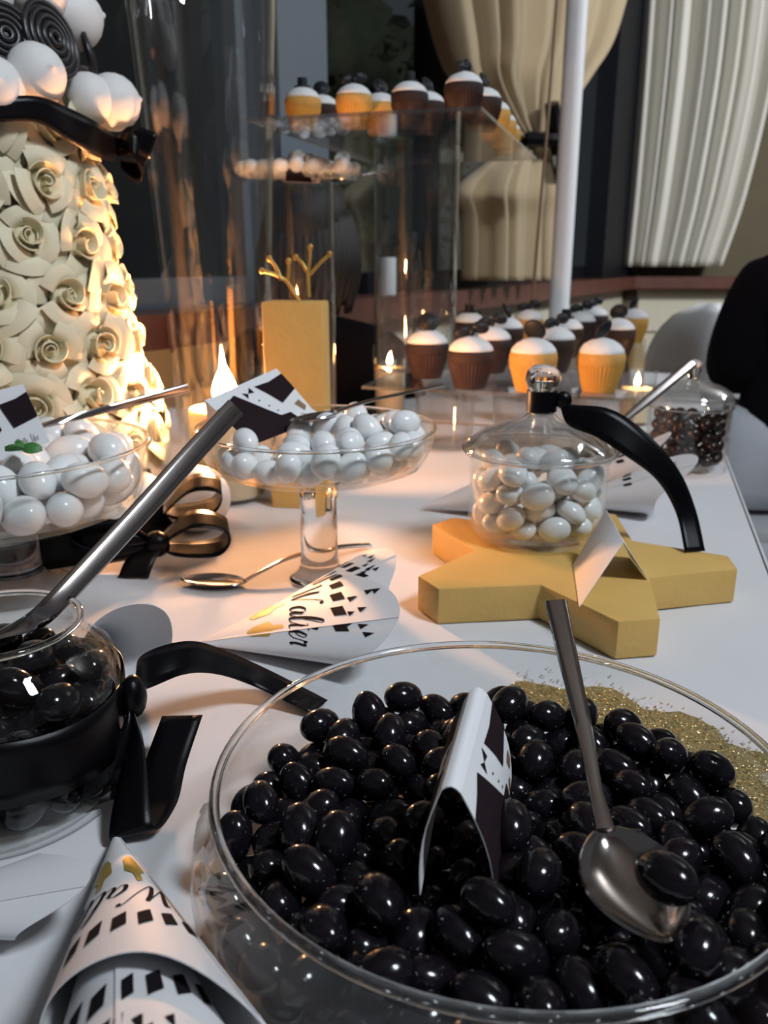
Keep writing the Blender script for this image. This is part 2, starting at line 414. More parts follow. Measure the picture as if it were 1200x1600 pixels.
# night garden outside the window: a hedge and a tree
hr = thing('hedge', wpt(1.6, FL, -1.6), 'dark hedge outside the window beyond the table', 'hedge')
mb = MB(); rnd = random.Random(5)
grid = []
for i in range(40):
    row = []
    for j in range(16):
        s = -2.0+6.6*i/39; z = FL+2.6*j/15
        row.append(wpt(s, z, -1.7 + 0.18*math.sin(s*5+z*3) + rnd.uniform(-.12, .12)))
    grid.append(row)
mb.sheet(grid, 0.3); mb.build('foliage_mass', 'hedge', hr)
mb = MB()
for k in range(1500):
    p = wpt(rnd.uniform(-2, 4.6), rnd.uniform(FL, FL+2.7), -1.48+rnd.uniform(-.12, .12)); a = rnd.random()*6.28; r = rnd.uniform(.03, .07)
    q1 = Vector((math.cos(a), math.sin(a), rnd.uniform(-.6, .6)))*r; q2 = Vector((rnd.uniform(-1, 1), rnd.uniform(-1, 1), rnd.uniform(-1, 1)))*r*.5
    mb.add([p-q1, p-q2, p+q1, p+q2], [(0, 1, 2, 3)])
lf = mb.build('foliage_leaves', 'hedge', hr, False); lf['kind'] = 'stuff'
tp = wpt(s_of(655), FL, -1.1)
tr = thing('tree', tp, 'dark tree trunk standing in the night outside the window', 'tree')
MB().tube([tp, tp+Vector((.02, 0, .8)), tp+Vector((-.03, .02, 1.6)), tp+Vector((.06, .02, 3.2))], [.17, .13, .12, .11], 12).build('trunk', 'bark', tr)
MB().tube([tp+Vector((-.02, 0, 1.5)), tp+Vector((.25, .1, 2.0)), tp+Vector((.5, .2, 2.6))], [.07, .05, .03], 8).build('branch', 'bark', tr)

# curtains: rows of (pixel row, left, right, number that sets fold depth), hung on a plane in front of the wall
def curtain(rows, hit, nrm, nf, name, mat, label, base, seed, thick=0.004):
    rnd_ = random.Random(seed); ph = [rnd_.uniform(0, 6.28) for _ in range(4)]
    ys = [r[0] for r in rows]; grid = []
    NU = nf*10
    R4 = crom([(r[1], r[2], r[0]) for r in rows], 11); A4 = crom([(r[3], 0, 0) for r in rows], 11)
    for q4, a4 in zip(R4, A4):
        L, Rr, y = q4; A = max(.004, a4.x)
        row = []
        for i in range(NU+1):
            u = i/NU
            uu = u + 0.010*math.sin(2*PI*nf*u*0.5+ph[0]+y*.0006)
            p = hit(L+(Rr-L)*uu, y)
            d = A*(math.sin(2*PI*nf*u+ph[1]) + 0.35*math.sin(2*PI*nf*2.3*u+ph[2]+y*.001))
            row.append(p + nrm*d)
        grid.append(row)
    mb_ = MB(); mb_.sheet(grid, thick); o = mb_.build_thing(name, mat, base, label, 'curtain', smooth=180); return o
hl = lambda px, py: wall_hit(px, py, 0.16)
lc = thing('curtain', wpt(s_of(790), SILL, 0.16), 'beige curtain gathered by a black tieback beside the white pole', 'curtain')
def curtain_part(rows, hit, nrm, nf, name, mat, parent, seed):
    o = curtain(rows, hit, nrm, nf, name, mat, None, Vector((0, 0, 0)), seed)
    for k in ('label', 'category', 'group'):
        if k in o: del o[k]
    o.parent = parent; o.location = -Vector(parent.location); return o
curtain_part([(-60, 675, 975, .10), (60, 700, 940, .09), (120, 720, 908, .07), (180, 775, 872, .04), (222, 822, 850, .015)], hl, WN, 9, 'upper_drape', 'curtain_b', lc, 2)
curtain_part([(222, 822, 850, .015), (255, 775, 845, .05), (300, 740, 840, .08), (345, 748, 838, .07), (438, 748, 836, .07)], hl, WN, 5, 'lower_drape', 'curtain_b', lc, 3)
mb = MB(); c0 = hl(836, 226); sd = WD*0.17
mb.tube(crom([c0-sd+WN*.02, c0-sd*.4+WN*.12, c0+sd*.4+WN*.12, c0+sd+WN*.02], 5), .030, 8)
mb.build('tieback', 'ribbon', lc)
mb = MB(); a = hl(824, 165)+WN*.10; b = hl(838, 300)+WN*.10
mb.tube([a, (a*2+b)/3, c0+WN*.14, b], [.03, .035, .05, .022], 8); mb.build('tieback_tassel', 'ribbon', lc)
def hr_(px, py):
    d = ray(px, py); return Vector((0, 0, EYE)) + d*((CORN.y-0.20)/d.y)
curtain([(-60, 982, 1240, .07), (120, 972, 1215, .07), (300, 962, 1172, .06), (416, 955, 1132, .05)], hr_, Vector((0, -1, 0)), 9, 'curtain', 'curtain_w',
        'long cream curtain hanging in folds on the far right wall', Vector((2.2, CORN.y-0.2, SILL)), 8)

# white pole and thin rod beside the far end of the buffet
pp = aty(874, 470, 2.62)
po = thing('pole', (pp.x, pp.y, FL), 'slim white pole standing behind the cupcakes, before the curtain', 'pole')
MB().lathe([(0, 0.02), (.03, .02), (.03, CEIL-FL-.02), (0, CEIL-FL-.02)], 20, (pp.x, pp.y, FL)).build('shaft', 'white_paint', po)
MB().lathe([(0, 0), (.12, 0), (.12, .012), (.05, .022), (0, .022)], 24, (pp.x, pp.y, FL)).build('base_plate', 'white_paint', po)
ra = aty(858, 160, 2.78); rb = aty(832, 470, 2.78)
dirr = (ra-rb)/(ra.z-rb.z)
MB().tube([rb+dirr*(FL-rb.z), rb, ra, ra+dirr*(1.75-ra.z)], .005, 8).build_thing('rod', 'copper', rb+dirr*(FL-rb.z), 'thin copper rod leaning next to the white pole', 'rod')

# ================================================================ TABLES AND CLOTHS
TU = Vector((0.292, 0.9564, 0)); TV = Vector((0.9564, -0.292, 0)); TE = Vector((0.395, 0.799, 0))
TRZ = math.atan2(TU.y, TU.x)
def tp_(t, s, z=0.0): p = TE + TU*t - TV*s; return Vector((p.x, p.y, z))
def table(t0, t1, s0, s1, label):
    c = tp_((t0+t1)/2, (s0+s1)/2, FL); root = thing('table', c, label, 'table')
    MB().box((c.x, c.y, -0.021), (t1-t0-.012, s1-s0-.012, 0.03), TRZ).build('table_top', 'wood', root, False)
    for tt in (t0+.06, t1-.06):
        for ss in (s0+.06, s1-.06):
            p = tp_(tt, ss); MB().box((p.x, p.y, (FL-0.036)/2), (.05, .05, -0.036-FL), TRZ).build('leg', 'wood', root, False)
def cloth(t0, t1, s0, s1, sides, label, drop=0.42, seed=1):
    rn = random.Random(seed); c = tp_((t0+t1)/2, (s0+s1)/2, 0)
    mb_ = MB()
    nt_, ns_ = int((t1-t0)/.05), int((s1-s0)/.05)
    g = [[tp_(t0+(t1-t0)*i/nt_, s0+(s1-s0)*j/ns_, -0.0012+0.0010*math.sin(7*i*.35+j*.9)*math.sin(j*.5)) for j in range(ns_+1)] for i in range(nt_+1)]
    mb_.sheet(g, 0.003)
    def skirt(f, outv, L):
        n = int(L/.02); ph = rn.uniform(0, 6)
        gg = []
        for i in range(n+1):
            x = i/n; row = []
            for j in range(9):
                d = j/8; wob = math.sin(x*L*21+ph)+.6*math.sin(x*L*34+ph*2)
                row.append(f(x) + outv*(0.004+0.005*min(1, d*6)+.022*d*(wob*.6+.9)) + Vector((0, 0, -drop*d-(.003 if j else .001))))
            gg.append(row)
        mb_.sheet(gg, 0.0025)
    if 'r' in sides: skirt(lambda x: tp_(t0+(t1-t0)*x, s0), TV, t1-t0)
    if 'l' in sides: skirt(lambda x: tp_(t0+(t1-t0)*x, s1), -TV, t1-t0)
    if 'n' in sides: skirt(lambda x: tp_(t0, s0+(s1-s0)*x), -TU, s1-s0)
    if 'f' in sides: skirt(lambda x: tp_(t1, s0+(s1-s0)*x), TU, s1-s0)
    o = mb_.build_thing('tablecloth', 'cloth', c, label, 'tablecloth', smooth=50); return o
TB = 0.70
table(-1.35, TB, 0.0, 1.12, 'wide buffet table under the white cloth in the foreground')
table(TB+.05, 1.62, 0.0, 0.66, 'narrow buffet table under the white cloth below the cupcakes')
cloth(-1.35, TB, 0.0, 1.12, 'rlnf', 'white cloth covering the wide foreground table', seed=2)
cloth(TB+.035, 1.62, 0.0, 0.66, 'rlf', 'white cloth covering the narrow table under the cupcakes', seed=3)

# settled positions (mm, degrees, size %) of the poured sweets
D_BOWL = ('-33,-22,16,0,14,-99,106;-94,-54,17,-10,-22,-175,98;-122,-6,21,84,5,92,100;-38,60,15,-14,-4,-99,95;33,-83,43,-44,159,1,106;-16,-32,18,0,-84,26,96;54,-64,15,35,8,-109,95;-4,120,20,48,-26,62,102;'
  '-3,81,16,-17,-16,40,106;53,73,30,-160,16,89,97;74,105,27,80,147,6,102;99,-69,20,0,38,138,105;-25,9,16,-43,-18,-69,101;35,48,30,12,0,46,92;-80,102,29,-37,58,-81,108;-99,-73,21,-8,3,-62,94;'
  '21,-68,31,-7,-11,-5,106;-63,-102,19,75,25,54,94;24,-98,30,148,-16,-66,100;50,-1,31,165,0,-57,104;-115,-49,23,-165,54,31,98;43,-57,28,23,-36,-124,97;70,-74,50,-54,-165,-42,101;60,-96,67,131,-11,54,94;'
  '-22,57,27,-109,5,-9,97;-22,-46,32,99,-13,48,92;-110,-16,33,-34,49,33,101;91,-88,25,62,-37,24,98;43,82,16,-98,13,52,96;-77,-90,20,77,19,52,107;46,19,47,57,-171,5,105;-63,24,16,28,31,-115,94;'
  '-6,-10,33,89,-13,60,107;-10,23,20,-94,104,-43,107;-30,27,26,-53,47,17,95;2,-33,32,-118,4,-28,107;100,-21,30,-10,14,-20,102;-3,-120,19,89,17,21,102;-29,-117,20,7,8,161,107;118,46,24,17,55,-135,96;'
  '74,1,27,-24,-25,151,107;49,53,43,123,-6,-124,101;-77,26,30,-19,-10,45,107;50,-114,24,138,-17,-37,107;-55,-83,27,-108,-52,50,103;10,15,28,45,-22,-110,99;75,38,24,13,7,51,105;61,53,25,-21,5,4,96;'
  '26,-115,18,9,-169,-10,98;-39,-36,31,21,-47,-24,102;14,-73,51,-102,-27,-127,100;70,-102,22,3,-12,-159,94;-37,45,34,51,-19,-65,101;91,-50,22,-24,-31,0,97;8,-85,35,152,14,-96,99;-110,5,34,-64,15,35,104;'
  '-23,-24,35,-7,45,171,94;-54,-46,37,97,-60,105,102;130,7,30,-12,-54,69,105;116,-55,28,1,46,-158,108;28,104,32,47,8,114,101;-66,86,32,34,19,-16,101;-33,-101,32,21,-172,46,97;12,48,31,-38,13,174,100;'
  '56,116,28,140,57,-67,101;32,69,29,42,9,-115,97;-87,-37,27,-81,-46,48,93;-46,65,30,-71,-14,33,95;33,-102,58,111,-24,132,95;-12,-103,25,26,-45,-126,106;26,-48,26,101,-64,-96,101;-15,-85,34,48,28,14,107;'
  '127,30,35,-53,31,78,106;25,29,35,19,142,-36,106;73,-26,30,-40,-34,139,101;120,-19,20,-27,-36,23,97;-119,-29,22,15,48,-19,107;-97,84,28,33,-6,-144,108;-42,86,33,-44,3,139,98;-24,126,36,66,-1,122,107;'
  '-8,69,32,-66,16,-11,96;16,131,37,27,-50,26,106;40,-111,41,-58,2,-53,95;-94,64,35,-42,27,19,104;40,-42,41,59,80,99,106;91,55,32,105,7,-92,104;-44,-64,41,-9,9,-112,104;114,-8,38,-15,-30,-79,105;'
  '-108,25,33,-53,-172,-26,94;-39,9,30,15,-9,17,98;83,-103,38,-63,-61,-100,102;63,2,45,-30,-11,-48,98;-29,70,43,8,16,-55,107;12,2,43,12,-8,-139,92;-4,-63,50,146,-3,92,105;-127,-39,39,-108,5,-53,96;'
  '56,36,35,-62,-61,-84,99;-18,6,34,-10,1,-120,96;-104,-83,44,94,-24,-53,100;95,2,31,0,-7,-55,93;56,-27,19,-159,-70,37,99;6,-109,34,30,-167,65,99;74,-95,53,79,1,42,100;-58,46,29,82,28,-100,94;'
  '109,-74,40,-4,8,91,104;-41,108,36,103,15,49,103;-53,-117,27,130,36,2,101;35,-127,31,126,-10,15,95;-64,-67,36,-109,44,33,103;84,89,22,83,127,20,102;-89,-14,30,-44,-6,-72,100;11,-52,40,-36,-57,-3,105;'
  '-80,48,32,-30,-5,0,105;-14,40,34,-16,16,-4,101;122,-34,32,-15,-14,165,108;30,8,33,113,-36,-86,103;-98,-4,47,116,25,-88,106;89,26,34,-116,-3,-78,102;83,-9,41,38,-45,80,98;103,83,38,5,137,-51,104;'
  '-87,-80,35,23,0,132,96;-50,-24,43,-78,101,56,99;57,-69,34,56,45,-85,106;14,89,31,-10,43,-79,100;-55,-100,36,-47,8,19,97;59,-42,33,111,-21,71,101;-68,66,33,-15,33,169,108;-23,100,33,120,-3,-113,104;'
  '-37,2,48,-129,15,45,101;0,-107,52,-30,-149,90,99;23,-33,38,100,-41,-100,93;-44,-111,47,-39,161,24,100;-50,56,46,6,1,122,95;33,-23,49,-134,-15,-44,100;102,3,49,66,164,12,102;78,71,29,-31,23,-116,97;'
  '-103,43,39,-84,-126,-30,105;17,-97,48,-146,11,-67,101;66,-112,39,-107,-5,-74,104;-39,-10,33,-43,170,9,101;133,-10,38,21,-126,-95,95;-115,-65,36,47,-63,146,101;-129,32,35,-144,7,-106,93;106,37,36,30,26,-62,107;'
  '-54,23,34,21,3,-165,105;20,-12,33,-49,15,169,105;59,-17,46,-91,-61,-47,98;35,124,34,-56,-25,-85,100;3,29,37,-44,1,49,92;124,-44,48,11,-154,-77,97;48,98,28,-19,-37,-4,102;-120,19,46,47,11,-70,94;'
  '54,-114,55,-139,-10,120,108;-68,-31,35,-8,53,-38,108;-5,130,37,-172,-28,-51,94;12,-129,28,-62,-37,-159,100;-40,-87,42,-58,18,9,100;-24,49,49,-39,-8,-4,96;-56,2,40,141,-22,-58,95;109,15,34,-78,34,-30,100;'
  '74,35,44,-22,-29,-63,98;41,-23,31,52,-32,16,102;96,-90,46,-6,-138,-51,105;115,66,35,93,30,118,95;-95,93,46,-61,11,45,102;73,-55,37,-7,76,29,108;9,-20,46,-61,168,-27,98;-75,-49,43,14,-151,27,98;'
  '65,85,39,-29,8,-70,98;105,-26,48,32,20,-72,106;-60,115,31,162,-50,28,105;20,-120,43,4,-32,-122,108;6,112,34,-47,-148,7,99;-66,-10,32,-13,58,16,95;27,82,42,-5,-14,-135,100;36,-123,56,73,-43,136,106;'
  '-6,-86,53,92,-152,9,107;0,-129,47,-63,-7,-67,100;43,105,45,-35,17,37,100;-104,-37,34,65,25,86,105;27,58,45,42,9,-113,105;-54,81,47,-81,21,-100,103;-132,5,36,57,66,-103,99;-24,25,45,-79,38,-17,107;'
  '-59,-58,54,111,-8,-68,108;62,18,31,-9,9,24,93;-84,35,46,-48,-17,-26,94;-37,-127,35,-1,-164,-15,97;71,57,41,-78,-5,143,103;-78,-106,34,55,48,-44,96;-13,84,45,-49,7,156,101;-91,-57,35,-26,-9,98,96;'
  '-79,3,34,29,-13,-171,92;66,-89,36,35,-25,169,106;-58,-97,54,-70,166,19,104;-119,52,29,-166,50,34,103;65,109,44,144,-5,-114,102;9,-52,63,-28,-3,-118,97;1,-21,63,162,4,-98,107;-45,124,47,-5,-18,-142,104;'
  '-27,-122,50,3,-173,38,99;-91,16,43,16,32,-151,97;-16,-129,36,95,-16,-79,100;78,-27,49,-58,168,33,95;-82,-70,50,-160,-22,-67,104;-114,69,38,-142,41,67,94;-14,67,56,12,-18,69,95;77,14,42,5,-1,130,93;'
  '-91,-33,48,64,-29,153,107;42,-4,49,129,-15,111,105;1,-39,51,58,-15,-154,101;21,114,48,12,-11,50,107;101,56,49,80,-140,49,102;-81,80,46,49,-11,63,99;13,69,34,111,13,-62,94;-63,37,44,2,21,148,93;'
  '129,-24,48,-44,-153,-18,95;-20,-102,47,-1,-25,154,106;-78,58,49,-65,4,-24,101;-69,-87,40,63,43,-123,95;92,-68,46,-19,5,-108,92;-15,-70,64,113,1,-43,94;88,-38,37,-93,-1,36,102;103,-49,41,-175,-25,37,100;'
  '-66,104,47,-17,-54,112,107;-2,56,45,-171,-25,23,106;88,73,47,-55,-23,141,101;122,47,46,2,30,3,104;114,-62,54,3,-47,-107,96;87,97,43,63,-32,-148,107;-86,-93,49,-95,9,46,93;-5,94,31,143,-12,57,92;'
  '-67,-116,45,122,23,-34,92;-27,-72,50,114,5,-62,101;-80,-13,49,-2,35,-105,105')
D_LJAR = ('0,-45,16,19,5,117,101;41,-27,17,12,26,93,96;40,28,17,-20,-30,66,92;-23,-32,16,-7,-12,21,97;20,-19,17,-17,2,-120,108;11,-33,33,69,164,35,99;38,4,17,12,-12,-147,104;-43,-17,16,-18,-4,-112,94;'
  '24,-43,20,-26,44,176,107;-17,-49,30,-20,72,-167,104;50,-12,29,-9,53,79,102;-40,-34,30,63,-13,113,96;30,-9,35,-144,-10,-76,99;-9,-26,35,-20,30,-108,99;-51,-9,34,-47,-6,99,105;49,18,32,44,-25,108,100;'
  '38,-33,37,24,13,164,93;10,-23,52,20,12,48,103;36,38,38,95,-73,-27,102;52,1,45,-44,53,-21,94;3,-50,47,-12,24,132,101;34,14,45,32,22,-84,96;24,-47,42,-38,-31,23,93;-51,-5,57,59,-41,50,102;'
  '-13,-49,62,-75,-9,26,102;-28,-39,47,48,-31,-123,106;30,-5,56,-39,20,-115,100;-47,18,67,-163,-8,-65,97;37,35,63,18,25,4,95;-14,-27,58,38,-53,152,99;2,12,61,-29,-7,40,96;46,-20,51,-69,-31,-6,96;'
  '-31,27,56,19,-172,16,93;48,17,60,68,-23,-126,94;29,-29,59,92,42,-75,104;26,15,66,-24,-28,32,98;-43,-24,49,-30,-11,49,96;-29,-10,63,-61,66,-25,104;12,-5,68,-56,30,-148,103;50,-5,66,21,-15,142,94;'
  '0,33,66,-69,14,-5,99;3,-31,71,57,18,-67,101;-33,38,72,-49,-9,-7,98;-11,-5,70,11,2,111,93;11,19,80,29,-5,-106,106;18,-49,65,89,73,54,103;-37,-33,66,-58,0,-104,98;-19,17,70,49,-9,-164,103;'
  '51,12,79,6,171,-88,95;-20,-38,79,43,-11,-141,108;1,52,73,-103,136,-15,98;44,-26,76,-5,14,71,107;-52,-1,79,-22,177,-66,101;-13,35,84,-64,3,84,102;22,48,71,-31,-67,-85,93;18,-20,82,-97,46,22,97;'
  '-39,23,84,12,-4,146,96')
D_DISH = ('-18,21,130,20,4,91,99;67,-50,132,80,161,-11,96;74,-27,131,17,4,27,98;-42,81,135,-56,15,25,100;-36,-77,132,-53,-12,-168,92;43,-59,132,165,6,85,101;48,-29,132,-25,-22,71,104;91,-34,146,48,31,-108,100;'
  '36,-85,138,33,-46,-20,107;70,-10,146,-70,-24,-86,96;-81,-18,132,-65,3,-46,98;94,18,144,-82,-12,-82,107;-18,-15,130,37,9,89,98;60,-73,143,-41,-21,-110,106;91,-8,138,81,-72,-68,104;5,-5,138,-16,-9,0,107;'
  '62,-38,149,0,6,-160,97;0,-55,131,43,-18,87,96;53,9,150,41,-17,175,92;-16,-38,146,-62,5,124,107;-61,60,134,-9,-41,106,107;1,-80,131,-39,22,-177,93;-35,57,134,-147,-52,40,102;67,29,154,-12,-17,29,99;'
  '49,-16,159,18,-140,-35,106;-18,5,149,155,-49,63,104;-16,60,154,2,-172,-8,99;35,-62,154,62,-6,-114,99;48,43,149,-15,-25,-141,102;-26,-55,131,-80,15,15,98;30,22,150,7,0,176,100;15,-94,146,-110,-65,37,105;'
  '85,-16,164,-32,0,33,104;77,8,159,-135,22,-31,96;-21,94,145,-51,-166,-11,103;-59,-68,135,-97,-33,-98,101;54,78,142,59,-60,-41,96;32,-31,150,-42,25,101,106;-18,37,149,7,44,110,104;9,-40,149,74,10,-75,102;'
  '6,35,152,-136,-65,54,100;-18,-92,139,-32,64,133,99;-60,-52,154,-91,19,-62,95;29,-2,154,15,-54,103,105;-15,-70,146,66,-6,-160,104;20,-65,135,-158,-103,0,100;-48,-45,134,2,98,35,98;80,-57,151,133,-29,73,97;'
  '20,53,151,-21,10,-49,94;36,71,155,132,34,-85,103;7,12,156,-67,139,-25,98;-72,-45,133,-114,-29,-114,106;82,51,149,-52,16,-60,106')
D_LDISH = ('9,-71,92,18,6,85,98;81,-28,92,17,6,123,99;-94,-19,93,8,-16,-142,94;93,8,93,39,-21,17,96;-17,-56,91,-19,6,53,99;-78,-49,94,14,-17,-50,105;51,-78,94,13,-17,-45,106;52,-44,91,47,-3,36,95;'
  '-36,-26,113,-65,2,32,94;22,11,116,-80,16,-25,106;101,-15,111,-21,-12,122,100;-58,39,97,77,92,-29,99;-14,-94,95,2,15,145,107;27,-97,101,-157,-58,23,102;77,-62,94,20,24,101,92;-50,-75,93,20,3,173,101;'
  '29,-24,117,-64,33,99,103;-36,90,95,65,2,-115,100;-15,37,114,73,6,1,106;-100,12,96,140,40,-49,93;96,37,101,-6,-112,-113,97;-65,67,92,-8,-4,-144,94;12,70,114,16,19,62,100;65,11,105,68,-121,78,95;'
  '-82,65,119,-48,28,61,104;48,65,119,0,-13,-32,96;26,-57,112,-5,-129,-9,100;64,-23,115,109,-13,75,96;-42,-57,116,-20,8,-7,108;-6,-5,113,-3,-13,153,102;-68,-19,110,-20,55,-87,105;-19,74,114,97,-12,114,94;'
  '80,63,116,19,-11,-92,103;-51,7,117,45,-51,131,95;92,-50,115,-10,18,51,98;5,103,121,-72,-162,-33,104;0,-38,117,114,-61,12,104;48,34,117,88,165,6,108;-39,-97,114,74,148,-1,99;-81,20,116,-31,21,13,97;'
  '88,18,124,34,5,128,105;-8,-70,115,115,-8,-120,94;39,96,120,-8,57,49,100;56,-56,116,-153,19,-53,93')
D_SJAR = ('-42,-23,55,-16,-9,-151,108;7,-32,53,14,4,6,95;-19,-40,53,-14,5,112,92;50,-5,57,45,-26,53,104;36,-32,55,5,8,107,107;9,-54,58,92,171,1,97;-54,0,58,-63,-133,45,104;17,-21,71,-178,4,-13,106;'
  '-33,-45,67,-59,28,142,97;50,-24,72,-57,-4,-122,101;-5,-39,73,31,19,162,108;-49,-23,77,23,-12,-64,104;53,6,80,-157,-9,-35,95;26,-46,74,-6,29,-32,98;-10,-55,92,-74,14,166,104;9,-31,91,-16,9,-5,101;'
  '-55,5,89,-66,59,-78,108;37,-40,93,-27,26,42,101;50,-17,99,-82,-45,21,106;-33,-39,90,33,4,29,96;-47,25,74,9,-26,48,103;-16,-24,101,-134,-13,107,95;1,54,96,25,45,1,100;51,8,103,-11,-29,168,103;'
  '14,-49,106,-15,-19,121,104;-25,50,111,63,-51,-141,103;-20,11,108,18,-165,-29,103;-32,-40,112,0,-160,-86,108;18,30,114,-17,-14,158,95;-49,-20,100,-35,16,143,102;-45,4,113,55,-21,129,102;-10,34,102,-56,38,8,95;'
  '28,-1,115,50,126,-76,99;21,-17,103,-34,15,-32,96;-15,-22,123,-154,11,86,97;10,-26,121,16,-32,-36,99;0,-1,116,-8,-42,122,93')
D_BJAR = ('-5,-20,20,33,9,-105,93;11,-24,21,42,2,73,97;-28,4,21,-1,33,-7,95;-23,-37,21,0,17,165,100;17,-42,21,-46,-2,-174,96;-23,-16,23,69,-44,-48,107;-4,-42,21,-34,9,-81,107;-45,8,22,16,58,23,94;'
  '-42,-11,21,0,16,-121,102;32,-31,21,-50,27,157,97;7,-37,35,12,-13,-82,105;-37,-26,29,-3,142,104,100;-41,17,36,48,2,118,102;21,-21,35,15,-24,89,102;-45,-4,38,6,22,77,104;-10,-25,36,32,0,-100,105;'
  '-27,-37,38,0,15,13,93;42,-16,24,-24,62,-9,105;-10,-45,38,-84,1,1,93;-43,8,53,-26,30,-177,107;-26,-15,41,12,22,-151,99;24,-38,43,58,-28,112,98;45,-7,40,7,-22,-82,104;-2,-34,51,58,0,38,99;'
  '-36,-27,51,4,31,-37,103;13,-42,57,-12,9,68,107;38,-26,41,-1,-82,-10,102;-25,-9,58,-52,-15,40,102;-22,-39,55,-128,38,14,107;-44,-10,55,36,-6,172,93;7,-16,51,-49,-26,-167,101;-12,-20,53,-4,-18,-127,92;'
  '44,-12,59,44,-11,-107,102;14,-25,65,-34,41,31,102;-7,-45,64,104,-138,-27,102;31,-32,58,-122,39,-21,99;-42,-19,68,1,-31,134,94;-41,20,67,-9,38,100,96;-45,1,70,-5,-141,-70,102;38,-25,74,-100,34,85,98;'
  '-6,-27,67,-2,-23,-137,104;45,3,73,-1,25,-66,105;25,-38,74,46,-6,-89,94;-29,-8,76,57,23,-71,100;-21,14,83,39,-22,-106,105;8,-43,76,102,4,92,106;22,-22,82,59,37,148,99;-21,-40,76,15,-29,-38,102;'
  '-35,28,82,-45,-116,-44,105;-24,-25,66,-51,-40,-164,94;-6,27,81,6,-43,15,105;-35,-29,81,-4,-49,58,97;9,13,83,37,-6,-77,106;43,-11,84,48,-5,-166,99;-15,-20,81,-49,-13,32,95;4,-24,82,-22,36,-103,93')
D_PLATE = ('96,16,14,-41,-20,54,98;47,56,13,-14,-1,-64,102;-46,-79,13,-49,-1,-20,93;-15,33,12,36,8,64,100;-11,74,12,11,-11,-87,92;40,-43,12,70,0,-12,94;-94,-20,14,51,0,108,106;-32,8,14,1,18,75,108;'
  '55,28,13,-11,-11,-124,100;-80,52,15,-22,-6,123,106;58,-25,14,19,4,-95,106;1,3,12,-18,5,-82,100;7,-93,15,101,-15,-80,108;-83,-45,13,-36,9,-12,94;-34,-36,12,35,9,29,93;7,-23,12,47,-2,-12,95;'
  '10,31,12,-12,-13,121,93;25,77,13,10,-12,136,96;-57,78,14,1,18,23,103;32,-19,12,35,9,135,101;13,-49,12,-17,4,-133,96;-69,-23,14,-133,2,-73,106;-19,-14,12,11,-11,23,97;-11,-45,12,19,6,95,95;'
  '15,55,14,-76,12,-5,105;-62,4,13,0,14,-174,98;82,46,16,76,-135,-29,105;70,67,14,38,25,-174,93;-55,-51,14,97,14,-59,104;-29,55,14,-42,22,178,108;38,-88,14,38,14,176,102;47,1,14,69,-44,73,98;'
  '78,-58,15,1,31,-176,108;71,-1,12,-47,-3,-36,94;0,96,14,-82,-12,165,104;-31,89,14,145,-9,88,107;30,100,20,-16,11,174,105;96,-10,14,23,-24,39,102;28,-66,17,-6,99,-126,108;2,-36,30,-83,6,168,104;'
  '32,35,17,4,-105,106,107;-93,30,16,-111,48,21,106;-71,-67,14,165,2,-36,95;25,9,13,101,-14,78,103;-46,-16,16,-41,-121,67,107;-41,32,13,-126,-25,61,92;-95,7,13,0,-164,-12,93;50,83,16,-72,-46,-8,107;'
  '-30,-62,13,-81,-13,117,100;52,-66,14,-156,22,-82,100;-18,-86,14,-12,-11,35,102;78,-16,30,-14,18,-136,103;-67,27,13,1,16,36,101;6,74,26,-80,-12,-100,92;83,-33,14,79,15,-165,99;-56,52,13,1,15,110,94')

# ================================================================ SWEETS POURED INTO GLASS
def egg(a, b, c, n=20, m=12):
    mb_ = MB(); mb_.ellipsoid((0, 0, 0), (a, b, c), n, m, Matrix.Rotation(PI/2, 3, 'Y') @ Matrix.Identity(3))
    out = []
    mb2 = MB(); mb2.ellipsoid((0, 0, 0), (1, 1, 1), n, m, Matrix.Rotation(PI/2, 3, 'Y'))
    for x, y, z in mb2.v:
        k = 1 - 0.10*x*abs(x)
        out.append((x*a, y*b*k, z*c*k))
    mb2.v = out; return mb2
def egg_mesh(name, a, b, c, mat, n=20, m=12): return egg(a, b, c, n, m).mesh(name, mat, 180)
def pour(data, me, base, k, name, label, group, cat, skip=None):
    for q in data.split(';'):
        x, y, z, rx, ry, rz, s = [int(v) for v in q.split(',')]
        p = Vector((base[0]+x*k/1000, base[1]+y*k/1000, base[2]+z*k/1000))
        if skip and skip(p): continue
        o = place_mesh(name, me, p, (rad(rx), rad(ry), rad(rz)), s/100*k); tag(o, label, cat, group)

# ---- wide glass bowl of black sugared almonds
BC = Vector((0.057, 0.345, 0.0))
def shell(name, prof, base, mat, label, cat, n=72, group=None):
    return MB().lathe(prof, n, base, closed=False).build_thing(name, mat, Vector(base), label, cat, group, smooth=60)
bw = thing('glass_bowl', BC, 'wide clear glass bowl full of black sugared almonds', 'bowl')
def rim(c, R, z, r, parent, mat='solid'):
    prof = [(R+r*math.cos(2*PI*k/10), z+r*math.sin(2*PI*k/10)) for k in range(10)]
    return MB().lathe(prof, 96, c, closed=True).build('rim', mat, parent, 180)
MB().lathe([(0, 0), (.10, 0), (.128, .004), (.143, .018), (.149, .04), (.1465, .056), (.1385, .070), (.1378, .0755), (.1362, .0775), (.1343, .0775), (.1335, .0755),
      (.1345, .070), (.1418, .055), (.1448, .04), (.1388, .021), (.1255, .0095), (.10, .0055), (0, .0055)], 96, BC).build('bowl_wall', 'glass', bw, 60)
rim(BC, .1360, .0778, .0024, bw)
me_bk = egg_mesh('black_almond', .0133, .0099, .0096, 'black_candy')
me_bj = egg_mesh('black_almond_large', .0145, .0108, .0105, 'black_candy')
